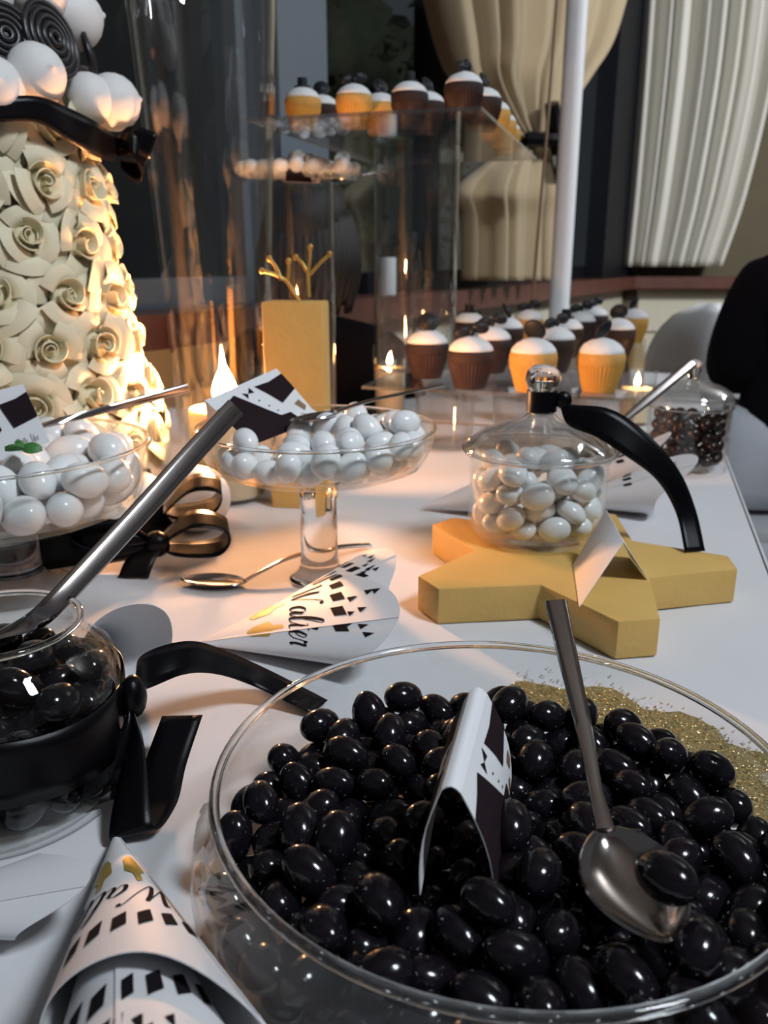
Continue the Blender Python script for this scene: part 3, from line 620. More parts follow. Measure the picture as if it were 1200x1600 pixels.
pour(D_BOWL, me_bk, BC, 1.0, 'black_sugared_almond', 'glossy black sugared almond piled in the wide glass bowl', 'black almonds in the wide bowl', 'sweet')
# gold glitter strewn on the cloth beyond the bowl
mb = MB(); rnd = random.Random(3); cg = Vector((0.066, 0.375, 0))
N_ = 60; rows = []
for i in range(N_+1):
    a = rad(-32 + 118*i/N_); r1 = .208 + .008*math.sin(i*.7) + rnd.uniform(-.003, .003)
    if i > N_*0.8: r1 -= .03*((i-N_*.8)/(N_*.2))**2
    if i < 6: r1 -= .004*(6-i)
    while (cg + Vector((math.cos(a)*r1, math.sin(a)*r1, 0)) - TE).dot(TV) > -.012: r1 -= .002
    rows.append([cg + Vector((math.cos(a)*r, math.sin(a)*r, .0011)) for r in (.155, .17, .185, r1)])
mb.sheet(rows, 0.0006)
for k in range(2600):
    a = rad(rnd.uniform(-36, 80)); r = rnd.gauss(.185, .016)
    if r < .152 or r > .235: continue
    if (cg + Vector((math.cos(a)*r, math.sin(a)*r, 0)) - TE).dot(TV) > -.008: continue
    p = cg + Vector((math.cos(a)*r, math.sin(a)*r, .0016)); q = rnd.uniform(.0004, .0009); t = rnd.random()*6.28; tl = rnd.uniform(-.6, .6)
    e1 = Vector((math.cos(t), math.sin(t), tl*.5))*q; e2 = Vector((-math.sin(t), math.cos(t), tl))*q
    mb.add([p-e1-e2, p+e1-e2, p+e1+e2, p-e1+e2], [(0, 1, 2, 3)])
o = mb.build_thing('glitter', 'glitter', Vector((cg.x+.13, cg.y+.13, .001)), 'gold glitter strewn on the cloth behind the wide glass bowl', 'glitter', smooth=False)
o['kind'] = 'stuff'

# ---- spoons
def spoon(neck, tip, handle, up, wid, hw, label, depth=0.006, group=None, face=None):
    """bowl from neck to tip, handle swept through the given points from the neck outward"""
    neck, tip = Vector(neck), Vector(tip); ax = (tip-neck); L = ax.length; ax.normalize()
    up = Vector(up); up = (up-ax*up.dot(ax)).normalized(); sd = ax.cross(up)
    base = (neck+tip)/2 - up*depth
    root = thing('spoon', base, label, 'spoon', group)
    grid = []
    for i in range(19):
        u = (1-math.cos(PI*i/18))/2; e_ = math.sqrt(max(0.0, 1-(2*u-1)**2)); k_ = .80+.20*math.cos(PI*(u-.42))
        hwid = max(wid/2*e_*k_, hw[0]*.5*(1-u*8) if u < .125 else 0.0, .0006)
        row = []
        for j in range(11):
            v = -1+2*j/10
            row.append(neck + ax*L*u + sd*hwid*v - up*depth*(e_**.9)*(1-v*v))
        grid.append(row)
    MB().sheet(grid, 0.0013).build('spoon_bowl', 'steel', root, 60)
    pts = crom([neck + ax*.002] + [Vector(p) for p in handle], 6); n = len(pts)
    wl_ = []
    for i in range(n):
        t = i/(n-1); k = len(hw)-1; f_ = min(k-1e-6, t*k); a = int(f_); wl_.append(hw[a]+(hw[a+1]-hw[a])*(f_-a))
    hs = sd
    if face is not None:
        hd_ = (pts[-1]-pts[0]).normalized(); hs = hd_.cross(Vector(face)).normalized()
        if hs.dot(sd) < 0: hs = -hs
        hs = [(sd*(1-min(1, i/(n*.35)))+hs*min(1, i/(n*.35))).normalized() for i in range(n)]
    MB().bar(pts, wl_, [.0038-.0012*(i/(n-1)) for i in range(n)], hs).build('handle', 'steel', root, 50)
    return root
nk = Vector((.095, .305, .077)); tp2 = Vector((.107, .250, .070))
spoon(nk, tp2, [(.0955, .322, .0835), (.096, .352, .097), (.095, .388, .115), (.0945, .424, .132)], (-.1, -.25, 1), .041, [.009, .0065, .008, .0105, .012],
      'steel spoon resting on the black almonds, handle leaning to the star', depth=.009, face=(-.1, -.8, .6))
o = place_mesh('black_sugared_almond', me_bk, (.1095, .268, .0825), (0.2, .15, rad(125)), 1.0)
tag(o, 'black sugared almond lying in the bowl of the steel spoon', 'sweet')
ndl = atz(90, 945, .112)
spoon((-.232, .452, .097), (-.262, .43, .092), [(-.215, .462, .1015), (-.200, .470, .112), (-.165, .530, .148), (-.135, .583, .181), (-.112, .624, .205)], (.1, .2, 1), .030,
      [.011, .0125, .0145, .0155, .0155], 'long steel spoon standing in the jar with the black ribbon', depth=.005, face=(.05, -1, .02))
sp0 = atz(385, 908, .006); sp1 = atz(283, 903, .007); sp2 = atz(578, 851, .006)
spoon(sp0, sp1, [sp0+(sp2-sp0)*.12+Vector((0, 0, .006)), sp0+(sp2-sp0)*.35+Vector((0, 0, .012)), sp0+(sp2-sp0)*.7+Vector((0, 0, .008)), sp2], (0, 0, 1), .034,
      [.006, .005, .007, .009, .010], 'steel spoon lying alone on the cloth by the cake stand stem', depth=.0055)

# ---- handwriting strokes and print on paper
GLY = {
 'W': (1.12, [[(0, .9), (.1, 1.0), (.17, .6), (.2, .05), (.38, .5), (.52, .95), (.5, .5), (.54, .04), (.8, .5), (1.0, 1.02), (1.12, .95)]]),
 'a': (.5, [[(.38, .44), (.22, .5), (.06, .3), (.08, .05), (.22, .06), (.38, .44), (.35, .12), (.42, .02), (.5, .1)]]),
 'l': (.36, [[(0, .08), (.2, .55), (.3, .95), (.2, 1.0), (.12, .6), (.12, .1), (.22, .01), (.36, .1)]]),
 't': (.36, [[(0, .1), (.14, .5), (.2, .85)], [(.2, .85), (.12, .3), (.14, .05), (.24, .01), (.36, .1)], [(.02, .55), (.32, .58)]]),
 'e': (.38, [[(0, .15), (.2, .25), (.28, .42), (.18, .5), (.06, .3), (.08, .06), (.2, .01), (.38, .12)]]),
 'r': (.4, [[(0, .1), (.1, .5), (.14, .42), (.3, .46), (.26, .2), (.3, .02), (.4, .08)]]),
 'M': (1.1, [[(0, .0), (.1, .2), (.25, 1.0), (.3, .1), (.65, 1.0), (.68, .1), (.8, .0), (1.0, .2)]]),
 'S': (.7, [[(.55, .85), (.45, 1.0), (.25, .85), (.35, .55), (.45, .25), (.25, .0), (.0, .15), (.1, .3)]]),
 'o': (.46, [[(.2, .5), (.05, .3), (.1, .03), (.28, .03), (.36, .3), (.2, .5), (.46, .4)]]),
 ' ': (.45, []),
}
def script(mb_, text, F, slant=.32, fine=.030, bold=.115, mi=0):
    x = 0.0
    for ch in text:
        wd, strokes = GLY[ch]
        for st in strokes:
            c = crom([(px_+slant*py_+x, py_, 0) for px_, py_ in st], 5); L = []; R_ = []
            for i, p in enumerate(c):
                t = c[min(i+1, len(c)-1)]-c[max(i-1, 0)]
                if t.length < 1e-6: t = Vector((1, 0, 0))
                t.normalize(); hw_ = fine/2 + (bold-fine)/2*max(0, -t.y)**1.5
                nn = Vector((-t.y, t.x, 0)); L.append(p+nn*hw_); R_.append(p-nn*hw_)
            vs_ = [F(p.x, p.y) for p in L] + [F(p.x, p.y) for p in R_]; n = len(L)
            mb_.add(vs_, [(i, i+1, n+i+1, n+i) for i in range(n-1)], mi)
        x += wd*.98
    return x
def subdiv_poly(poly, k=4):
    out = []
    for i in range(len(poly)):
        a, b = poly[i], poly[(i+1) % len(poly)]
        out += [(a[0]+(b[0]-a[0])*j/k, a[1]+(b[1]-a[1])*j/k) for j in range(k)]
    return out
def fan(mb_, poly, F, mi=0, k=4):
    # star-shaped polygon about its centroid, mapped through F
    P_ = subdiv_poly(poly, k); cx = sum(p[0] for p in P_)/len(P_); cy_ = sum(p[1] for p in P_)/len(P_)
    n = len(P_); mid = [((p[0]+cx)/2, (p[1]+cy_)/2) for p in P_]
    vs_ = [F(*p) for p in P_] + [F(*p) for p in mid] + [F(cx, cy_)]
    mb_.add(vs_, [(i, (i+1) % n, n+(i+1) % n, n+i) for i in range(n)] + [(n+i, n+(i+1) % n, 2*n) for i in range(n)], mi)

def tent_card(name_pts, label, prints=True, text=None, curve=0.0, cat='card', name='tent_card', spine=None):
    """ridge a, ridge b, front bottom b, front bottom a, back bottom b, back bottom a"""
    ra_, rb_, fb, fa, bb, ba = [Vector(p) for p in name_pts]
    base = (fb+fa+bb+ba)/4
    root = thing(name, base, label, cat)
    def panel(a, b, c, d, sgn):
        nn = (b-a).cross(d-a).normalized()*sgn
        def F(u, v, off=0.0):
            p = (a*(1-u)+b*u)*(1-v) + (d*(1-u)+c*u)*v
            return p + nn*(curve*math.sin(PI*v*.9) + off)
        return F, nn
    ctr = (ra_+rb_+fb+fa+bb+ba)/6
    F1, n1 = panel(ra_, rb_, fb, fa, 1)
    if n1.dot((fa+fb+ra_+rb_)/4-ctr) < 0: F1, n1 = panel(ra_, rb_, fb, fa, -1)
    sv_ = Vector(spine) if spine else Vector((0, 0, 0)); rc_, rd_ = ra_+sv_, rb_+sv_
    F2, n2 = panel(rc_, rd_, bb, ba, 1)
    if n2.dot((ba+bb+ra_+rb_)/4-ctr) < 0: F2, n2 = panel(rc_, rd_, bb, ba, -1)
    if spine:
        MB().sheet([[(ra_*(1-i/6)+rb_*i/6)*(1-j/4)+(rc_*(1-i/6)+rd_*i/6)*j/4 + Vector((0, 0, .0025*math.sin(PI*j/4))) for j in range(5)] for i in range(7)], .0005).build('spine', 'paper', root, 60)
    th = .0005
    for nm, F in (('front_panel', F1), ('back_panel', F2)):
        MB().sheet([[F(i/6, j/8) for j in range(9)] for i in range(7)], th).build(nm, 'paper', root, 60)
    if prints:
        for F in (F1, F2):
            G = lambda x, y: F(x, y, .0006)
            mb_ = MB()
            fan(mb_, [(0, .24), (.16, .19), (.3, .12), (.38, .3), (.40, 1.0), (0, 1.0)], G)
            fan(mb_, [(.38, .3), (.47, .5), (.58, .70), (.66, .76), (.72, .72), (.80, 1.0), (.40, 1.0)], G)
            fan(mb_, [(.58, .12), (.78, .14), (1, .10), (1, .40), (.72, .54), (.66, .34)], G)
            fan(mb_, [(.395, .14), (.455, .19), (.41, .27)], G, k=2); fan(mb_, [(.455, .19), (.52, .10), (.53, .21)], G, k=2)
            for q in ((.5, .36), (.55, .5), (.60, .62)):
                fan(mb_, [(q[0]+.012*math.cos(t), q[1]+.014*math.sin(t)) for t in (0, 1.05, 2.1, 3.14, 4.2, 5.25)], G, k=1)
            mb_.build('tuxedo_print', 'tuxedo', root, False)
            mb_ = MB()
            fan(mb_, [(.84, .62), (.93, .58), (.96, .72), (.90, .78)], G, 0)
            fan(mb_, [(.82, .80), (.88, .84), (.87, .96), (.80, .94)], G, 0)
            mb_.build('picture_print', 'brownink', root, False)
    if text:
        for F in (F1,):
            G = lambda x, y: F(text[1]+x*text[3], text[2]-y*text[4], .0008)
            mb_ = MB(); script(mb_, text[0], G); mb_.build('lettering', 'greyink', root, False)
    return root

# card standing among the black almonds: white spine, tuxedo on both faces, seen almost along its ridge
tent_card([(.0315, .292, .103), (.0500, .361, .110), (.064, .368, .058), (.0455, .288, .054), (.030, .366, .056), (.0165, .290, .054)],
          'small folded tuxedo card standing in the black almonds', curve=.004, spine=(-.008, 0, .002))

# ---- paper cones
def paper_cone(apex, az, s, alpha, flat, label, roll=0.0, flap_phi=PI/2, flap=0.35, lift=0.0, text=None, marks=True, gold=True, extra=True, group=None, mark_r=None, gold_r=None):
    apex = Vector(apex); be = math.atan(flat*math.tan(alpha)) + lift
    Rm = Matrix.Rotation(az, 3, 'Z') @ Matrix.Rotation(-be, 3, 'Y')
    def F(r, phi, off=0.0):
        x = r*math.cos(alpha); rho = r*math.sin(alpha)
        n_ = Vector((0, math.cos(phi)*flat, math.sin(phi))).normalized()
        return apex + Vector((0, 0, .0022)) + Rm @ (Vector((x, rho*math.cos(phi), rho*flat*math.sin(phi))) + n_*off)
    root = thing('paper_cone', apex + Rm @ Vector((s*.6, 0, -s*.6*math.sin(alpha)*flat)), label, 'paper cone', group)
    NP, NR = 64, 14; grid = []
    for i in range(NP+1):
        t = i/NP; phi = flap_phi + PI*(2*t-1)*1.06 + PI; ang = ((phi-flap_phi+PI) % (2*PI))-PI
        R1 = s*(1+flap*max(0, math.cos(ang))**4 - .06*(1-math.cos(ang)))
        lay = .0007*(1 if t > .5 else 0)*max(0, (abs(2*t-1)-.94)/.06)
        grid.append([F(.004+(R1-.004)*j/NR, phi, lay) for j in range(NR+1)])
    MB().sheet(grid, .0005).build('paper_sheet', 'paper', root, 60)
    deg = rad
    if text:
        tx, p0, k, r0, h = text
        mb_ = MB(); script(mb_, tx, lambda x, y: F(r0+y*h, p0+x*k, .0007)); mb_.build('lettering', 'ink', root, False)
    if marks:
        mb_ = MB(); r0 = mark_r or s*.80
        for q in range(11):
            p0 = -PI*.35+q*.33
            fan(mb_, [(r0, p0), (r0+s*.075, p0+.02), (r0+s*.095, p0+.21), (r0+.02*s, p0+.19)], lambda a, b: F(a, b, .0007), k=3)
        if extra:
            rn = random.Random(int(abs(apex.x)*1e4))
            for q in range(9):
                r1 = s*rn.uniform(.90, 1.0+flap*.5); p0 = flap_phi+rn.uniform(-.45, .45); z = rn.uniform(.02, .035)*s*2
                fan(mb_, [(r1, p0), (r1+z, p0+.03), (r1+z*.2, p0+.10)], lambda a, b: F(a, b, .0007), k=2)
        mb_.build('diamond_print', 'ink', root, False)
    if gold:
        mb_ = MB()
        for pc, rc in ((PI*.36, gold_r or s*.46), (PI*.66, gold_r or s*.46)):
            P_ = [(-.10, -.5), (.02, -.62), (.06, -.2), (.14, -.12), (.15, .14), (.06, .2), (.03, .62), (-.12, .5), (-.16, .1), (-.15, -.2)]
            fan(mb_, [(rc+a*s*.75, pc+b*.48) for a, b in P_], lambda a, b: F(a, b, .0007), k=3)
        mb_.build('gold_print', 'goldink', root, False)
    return root, F
paper_cone((-.130, .652, .006), rad(21), .146, rad(26), .30, 'paper cone lying behind the front lettered cone by the cake stand', flap_phi=PI*.42, flap=.22, text=('Walter', .70, .60, .088, .030), mark_r=.125)
paper_cone((-.160, .638, .000), rad(5), .166, rad(33), .25, 'lettered paper cone with gold motifs in front of the cake stand', flap_phi=PI*.66, flap=.25, text=('Walter', .80, .62, .100, .034), mark_r=.142)
paper_cone((-.151, .394, .002), rad(-69), .185, rad(12), .95, 'lettered paper cone with gold motif in the bottom left corner', flap_phi=PI*.12, flap=.18, text=('Walter', .52, .80, .100, .026), extra=False, mark_r=.136, gold_r=.074)
paper_cone((-.1450, .378, .0070), rad(-69), .205, rad(10), .95, 'inner paper cone tucked inside the bottom left cone', flap_phi=PI*.5, flap=.0, lift=rad(1.6), extra=True, gold=False, mark_r=.160)
paper_cone((-.255, .640, .002), rad(-52), .120, rad(17), .95, 'blank paper cone with round mouth behind the ribboned jar', flap_phi=PI*.3, flap=.10, marks=False, gold=False)
paper_cone((-.268, .322, .002), rad(7), .105, rad(15), .45, 'blank paper cone lying below the ribboned jar at left edge', flap_phi=PI*.62, flap=.30, marks=False, gold=False)
paper_cone((.235, 1.150, .002), rad(-24), .150, rad(19), .75, 'paper cone with scattered black marks behind the lidded almond jar', flap_phi=PI*.55, flap=.25, gold=False, mark_r=.108)
paper_cone((.222, 1.045, .002), rad(-17), .140, rad(19), .70, 'paper cone with pointed open flap beside the brown sweets jar', flap_phi=PI*.66, flap=.38, gold=False, extra=True, mark_r=.096)
paper_cone((.045, 1.03, .002), rad(-12), .110, rad(17), .8, 'paper cone lying just left of the lidded almond jar', flap_phi=PI*.5, flap=.10, gold=False, extra=False)

# ---- ribboned jar of black almonds
JC = Vector((-.225, .438, 0))
jr = thing('glass_jar', JC, 'clear glass jar of black almonds tied with black ribbon', 'jar')
MB().lathe([(0, 0), (.058, 0), (.066, .005), (.0685, .018), (.0685, .074), (.0645, .088), (.0535, .097), (.0495, .102), (.0495, .1085), (.0485, .1115), (.0465, .1115), (.0458, .1085), (.0458, .102),
      (.0500, .0955), (.0610, .086), (.0655, .074), (.0655, .018), (.063, .009), (.05, .0055), (0, .0055)], 64, JC).build('jar_body', 'glass', jr, 60)
rim(JC, .0480, .1118, .0021, jr)
mb = MB(); g = []
for i in range(65):
    a = 2*PI*i/64; g.append([JC + Vector((.0693*math.cos(a), .0693*math.sin(a), z + .002*math.sin(3*a))) for z in (.034, .044, .054, .064, .073)])
mb.sheet(g, .0006).build('ribbon_band', 'ribbon', jr, 180)
kn = JC + Vector((.071, .012, .056))
MB().ellipsoid(kn+Vector((.003, -.003, .004)), (.008, .010, .014), 14, 9).build('ribbon_knot', 'ribbon', jr, 180)
up = Vector((0, 0, 1))
mb = ribbon(MB(), [kn+Vector((.004, 0, .010)), aty(225, 1050, .475), aty(290, 1028, .50), aty(345, 1035, .525), aty(410, 1060, .545), atz(500, 1105, .004)],
            [(0, .1, 1), (-.1, .4, 1), (.1, .9, .6), (.2, 1, .25), (.35, .9, .1), (.4, .8, 0)], [.010, .022, .026, .024, .022, .022])
mb.build('ribbon_tail', 'ribbon', jr, 180)
mb = ribbon(MB(), [kn+Vector((.003, -.008, 0)), kn+Vector((.006, -.022, -.020)), atz(205, 1300, .010), atz(240, 1262, .004), atz(258, 1195, .014), atz(285, 1118, .030)],
            [(0, .3, 1), (.5, .3, .6), (1, .2, .2), (1, .15, .05), (1, .1, 0), (1, .05, 0)], [.008, .018, .024, .026, .026, .026])
mb.build('ribbon_tail', 'ribbon', jr, 180)
mb = ribbon(MB(), [kn+Vector((.002, -.006, 0)), kn+Vector((-.002, -.020, -.012)), kn+Vector((-.012, -.034, -.035)), kn+Vector((-.006, -.028, -.050))],
            [(0, .3, 1), (.4, .3, .4), (1, .4, .2), (1, .6, 0)], [.008, .02, .026, .026])
mb.build('ribbon_loop', 'ribbon', jr, 180)
pour(D_LJAR, me_bj, JC, 1.0, 'black_sugared_almond', 'glossy black sugared almond inside the ribboned glass jar', 'black almonds in the ribboned jar', 'sweet')

# ---- cake stand of white sugared almonds in the middle
KC = Vector((-.065, .79, 0))
ks = thing('cake_stand', KC, 'clear glass cake stand heaped with small white almonds, mid table', 'cake stand')
MB().lathe([(0, .1135), (.085, .1155), (.1025, .1225), (.111, .138), (.1145, .1545), (.1152, .1575), (.1135, .158), (.1122, .1555), (.1085, .140), (.1005, .1265), (.085, .1195), (0, .1180)], 84, KC).build('dish', 'glass', ks, 60)
MB().lathe([(0, 0), (.030, 0), (.031, .003), (.022, .010), (.0185, .025), (.0180, .085), (.021, .102), (.030, .1115), (0, .1132)], 40, KC).build('stem', 'solid', ks, 60)
rim(KC, .1140, .1580, .0017, ks)
me_wh = egg_mesh('white_almond', .0155, .012, .0118, 'white_candy')
pour(D_DISH, me_wh, KC, 1.0, 'white_sugared_almond', 'small white sugared almond heaped on the middle cake stand', 'white almonds on the middle cake stand', 'sweet')
YB = .80
tent_card([aty(320, 626, .755), aty(432, 576, .835), aty(500, 655, .845), aty(393, 697, .745), aty(425, 640, .875), aty(330, 678, .80)],
          'folded tuxedo card leaning on the middle cake stand', curve=.001)
s0 = Vector((-.045, .80, .170))
e0 = aty(693, 602, .90)
spoon(s0, s0+Vector((-.045, -.012, -.006)), [s0+(e0-s0)*.25+Vector((0, 0, .003)), s0+(e0-s0)*.6+Vector((0, 0, .002)), e0], (0, 0, 1), .030, [.006, .005, .0065, .008],
      'steel spoon lying on the white almonds of the middle cake stand', depth=.005)

# ---- larger footed dish of white almonds at the left edge
LC = Vector((-.362, .760, 0)); LK = 1.1
ls = thing('footed_dish', LC, 'clear glass footed dish of large white almonds at left edge', 'dish')
MB().lathe([(r*LK, z*LK) for r, z in [(0, .0705), (.096, .0735), (.1145, .081), (.121, .098), (.125, .130), (.1257, .1325), (.1240, .133), (.1226, .1305), (.1185, .100), (.1125, .085), (.095, .0775), (0, .0748)]], 84, LC).build('dish', 'glass', ls, 60)
MB().lathe([(0, 0), (.055, 0), (.056, .004), (.034, .010), (.027, .022), (.026, .055), (.030, .070), (0, .0770)], 40, LC).build('stem', 'solid', ls, 60)
rim(LC, .1250*LK, .1328*LK, .0018, ls)
me_wl = egg_mesh('white_almond_large', .0205, .0155, .015, 'white_candy')
pour(D_LDISH, me_wl, LC, LK, 'white_sugared_almond', 'large white sugared almond heaped in the left footed dish', 'white almonds in the left footed dish', 'sweet',
     skip=lambda p: False)
tent_card([aty(-45, 622, .745), aty(36, 600, .765), aty(78, 690, .735), aty(-5, 722, .715), aty(60, 690, .81), aty(-30, 710, .80)],
          'folded tuxedo card with handwriting in the left footed dish', prints=False, text=('Matte Ster', .42, .92, .085, .13))
cd = [o for o in COL.objects if o.name.startswith('tent_card')][-1]
mb = MB(); fa, fb, fc, fd = [aty(*q) for q in ((-45, 622, .7445), (36, 600, .7645), (78, 690, .7345), (-5, 722, .7145))]
G = lambda u, v: (fa*(1-u)+fb*u)*(1-v) + (fd*(1-u)+fc*u)*v + Vector((.0003, -.0012, .0006))
fan(mb, [(.42, .22), (.75, .20), (1, .14), (1, .56), (.52, .62)], G); fan(mb, [(0, .22), (.22, .2), (.30, .60), (0, .66)], G)
mb.build('tuxedo_print', 'tuxedo', cd, False)
s0 = Vector((-.335, .775, .158)); e0 = aty(294, 606, .875)
spoon(s0, s0+Vector((-.05, -.02, -.004)), [s0+(e0-s0)*.3, s0+(e0-s0)*.65, e0], (0, 0, 1), .030, [.007, .0075, .009, .010], 'steel spoon in the left footed dish, handle crossing the roses', depth=.005, face=(.1, -1, .05))
lp = aty(38, 702, .700)
mb = MB(); 
for k in range(3):
    a = k*1.9; d = Vector((math.cos(a), math.sin(a)*.5, .3)).normalized(); sdv = Vector((-d.y, d.x, .5)).normalized(); g = []
    for i in range(6):
        t = i/5; w_ = .007*math.sin(PI*min(1, .1+t*.9))**.7
        g.append([lp + d*.016*t + sdv*w_*v + Vector((0, 0, .004*(1-v*v)-.006*t*t)) for v in (-1, -.5, 0, .5, 1)])
    mb.sheet(g, .0006)
mb.build_thing('leaf_sprig', 'leaf', lp, 'tiny green leaf sprig under the card in the left dish', 'leaf')

# ================================================================ ROSE TOWER
RC = Vector((-.465, 1.03, 0))
def cone_r(z): return .203 - .145*z
rt = thing('sweet_tower', RC, 'tall cone of ivory foam roses topped with meringues and liquorice', 'sweet tower')
MB().lathe([(0, 0), (.19, 0), (.19, .012), (cone_r(.02)-.035, .014), (cone_r(.40)-.035, .40), (.085, .47), (.065, .56), (.04, .62), (0, .63)], 48, RC).build('foam_core', 'foam_core', rt, 60)
def petal_mesh(nm, rb_, rt_, h, span, curl, mat, nu=9, nv=7):
    g = []
    for i in range(nu):
        u = -1+2*i/(nu-1); row = []
        for j in range(nv):
            v = j/(nv-1); sp_ = span*(.55+.45*math.sin(PI*min(1, .25+v*.55)))
            R_ = rb_+(rt_-rb_)*v**1.3 + curl*max(0, v-.62)**1.6*3
            ang = u*sp_
            z = h*math.sin(min(1, v*1.02)*PI*.5)*(1-.16*u*u*v) - curl*max(0, v-.75)*1.5
            row.append(Vector((R_*math.cos(ang), R_*math.sin(ang), z)))
        g.append(row)
    return MB().sheet(g, .0011).mesh(nm, mat, 60)
pm_out = petal_mesh('outer_petal', .011, .0330, .0225, .74, .014, 'petal')
pm_mid = petal_mesh('middle_petal', .009, .0245, .0300, .92, .012, 'petal')
# heart of the rose: rolled inner petals
mb = MB()
for k, (r0, r1, h, sp_, a0) in enumerate([(.003, .0035, .033, 2.6, 0), (.005, .0075, .034, 1.6, .8), (.007, .0115, .0345, 1.45, 2.9), (.008, .0150, .034, 1.3, 5.0), (.009, .0170, .0335, 1.15, 2.2)]):
    g = []
    for i in range(13):
        u = -1+2*i/12; row = []
        for j in range(6):
            v = j/5; ang = a0+u*sp_; R_ = r0+(r1-r0)*v**.9+.002*u
            row.append(Vector((R_*math.cos(ang), R_*math.sin(ang), h*math.sin(v*PI*.5)*(1-.10*u*u))))
        g.append(row)
    mb.sheet(g, .0011)
mb.ellipsoid((0, 0, .010), (.016, .016, .012), 14, 8)
rose_me = mb.mesh('rose', 'petal2', 60)
rn = random.Random(21); cnt = 0
zrow = .098; row = 0
while zrow < .445:
    rr = cone_r(zrow)-.037; nper = int(2*PI*(rr+.03)/.066)
    for k in range(nper):
        a = 2*PI*(k+.5*(row % 2))/nper + rn.uniform(-.03, .03)
        da = ((a+PI/2+PI) % (2*PI))-PI           # 0 = towards the camera
        if da < -1.75 or da > 1.95: continue
        p = RC + Vector((math.cos(a)*rr, math.sin(a)*rr, zrow+rn.uniform(-.005, .005)))
        nrm = Vector((math.cos(a), math.sin(a), .14+rn.uniform(-.18, .18))) + Vector((rn.uniform(-.15, .15), rn.uniform(-.15, .15), 0))
        q = nrm.to_track_quat('Z', 'X'); e = (q @ Euler((0, 0, rn.uniform(0, 6.28))).to_quaternion()).to_euler()
        s = rn.uniform(.98, 1.16)
        ro = place_mesh('rose', rose_me, p-RC, e, s, rt); cnt += 1
        for i in range(3):
            place_mesh('petal', pm_mid, (0, 0, -.001), (rn.uniform(-.14, .14), rn.uniform(-.14, .14), 2*PI*i/3+rn.uniform(-.2, .2)), rn.uniform(.95, 1.08), ro)
        for i in range(5):
            place_mesh('petal', pm_out, (0, 0, 0), (rn.uniform(-.22, .22), rn.uniform(-.22, .22), 2*PI*i/5+.5+rn.uniform(-.15, .15)), rn.uniform(.9, 1.1), ro)
    zrow += .057; row += 1
# meringues and liquorice wheels on top
def meringue(r):
    n = 10; prof = [(0, -r)] + [(r*math.sin(PI*j/n), -r*math.cos(PI*j/n)) for j in range(1, n-1)] + [(r*.28, r*.96), (r*.11, r*1.005), (r*.07, r*1.06), (0, r*1.09)]
    return MB().lathe(prof, 24).mesh('meringue', 'meringue', 180)
mer = meringue(.031)
def put_on(px, py, R, k, outw=0.0, name='meringue', me=None, fl=(1, 1, 1), tilt=0.0):
    p = atcyl(px, py, RC, R); nrm = Vector((p.x-RC.x, p.y-RC.y, 0)).normalized() + Vector((0, 0, tilt))
    e = nrm.to_track_quat('Z', 'X').to_euler()
    return place_mesh(name, me or mer, p-RC, e, (k*fl[0], k*fl[1], k*fl[2]), rt)
for px, py, R, k in ((-65, 165, .128, .95), (-12, 138, .128, 1.0), (55, 117, .128, 1.0), (138, 155, .128, .92), (176, 160, .130, 1.02), (-30, -12, .088, 1.0), (52, -14, .090, 1.12), (112, 28, .088, 1.12)):
    put_on(px, py, R, k, tilt=.15)
for k in range(8):
    a = rad(-165-22*k); place_mesh('meringue', mer, (math.cos(a)*.128, math.sin(a)*.128, .505), Vector((math.cos(a), math.sin(a), .15)).to_track_quat('Z', 'X').to_euler(), (.95, .95, .95), rt)
for k in range(8):
    a = rad(-150-30*k); place_mesh('meringue', mer, (math.cos(a)*.085, math.sin(a)*.085, .612), Vector((math.cos(a), math.sin(a), .3)).to_track_quat('Z', 'X').to_euler(), (1.1, 1.1, 1.1), rt)
for k in range(4):
    a = rad(20+90*k); place_mesh('meringue', mer, (math.cos(a)*.036, math.sin(a)*.036, .668), Vector((math.cos(a), math.sin(a), 1.2)).to_track_quat('Z', 'X').to_euler(), (1.1, 1.1, 1.1), rt)
mb = MB()
for k in range(5):
    r = .006+k*.0066; mb.tube([(r*math.cos(2*PI*i/28), r*math.sin(2*PI*i/28), .004*(4-k)/4) for i in range(29)], .0033, 8)
mb.lathe([(0, -.004), (.032, -.004), (.032, .001), (0, .003)], 28)
whl = mb.mesh('liquorice_wheel', 'liquorice', 60)
for px, py, R, k in ((8, 55, .122, .95), (80, 62, .122, 1.12), (140, 92, .118, .95), (-50, 70, .118, 1.0)):
    put_on(px, py, R, k, name='liquorice_wheel', me=whl, tilt=.2)
# ribbon round the neck of the tower with a loose bow on the right
mb = MB(); P_ = []
for px, py in ((-80, 175), (-10, 172), (60, 172), (110, 196), (150, 218), (182, 235)):
    P_.append(atcyl(px, py, RC, .152))
ribbon(mb, P_, [(0, 0, 1)]*4+[(.2, 0, 1)]*2, [.020, .022, .026, .034, .034, .028]); mb.build('ribbon_band', 'ribbon', rt, 180)
k0 = P_[-1]
mb = ribbon(MB(), [k0, k0+Vector((.022, -.012, .006)), k0+Vector((.034, .0, -.010)), k0+Vector((.022, .006, -.022)), k0+Vector((.004, -.002, -.016))], [(0, .2, 1)]*2+[(.3, .3, 1)]+[(0, .3, 1)]*2, [.014, .03, .034, .03, .012])
mb.build('ribbon_loop', 'ribbon', rt, 180)
mb = ribbon(MB(), [k0+Vector((-.002, 0, .004)), k0+Vector((.018, -.008, .012)), k0+Vector((.046, -.006, .004))], [(0, .1, 1), (.2, .1, 1), (.4, 0, 1)], [.012, .028, .030]); mb.build('ribbon_tail', 'ribbon', rt, 180)
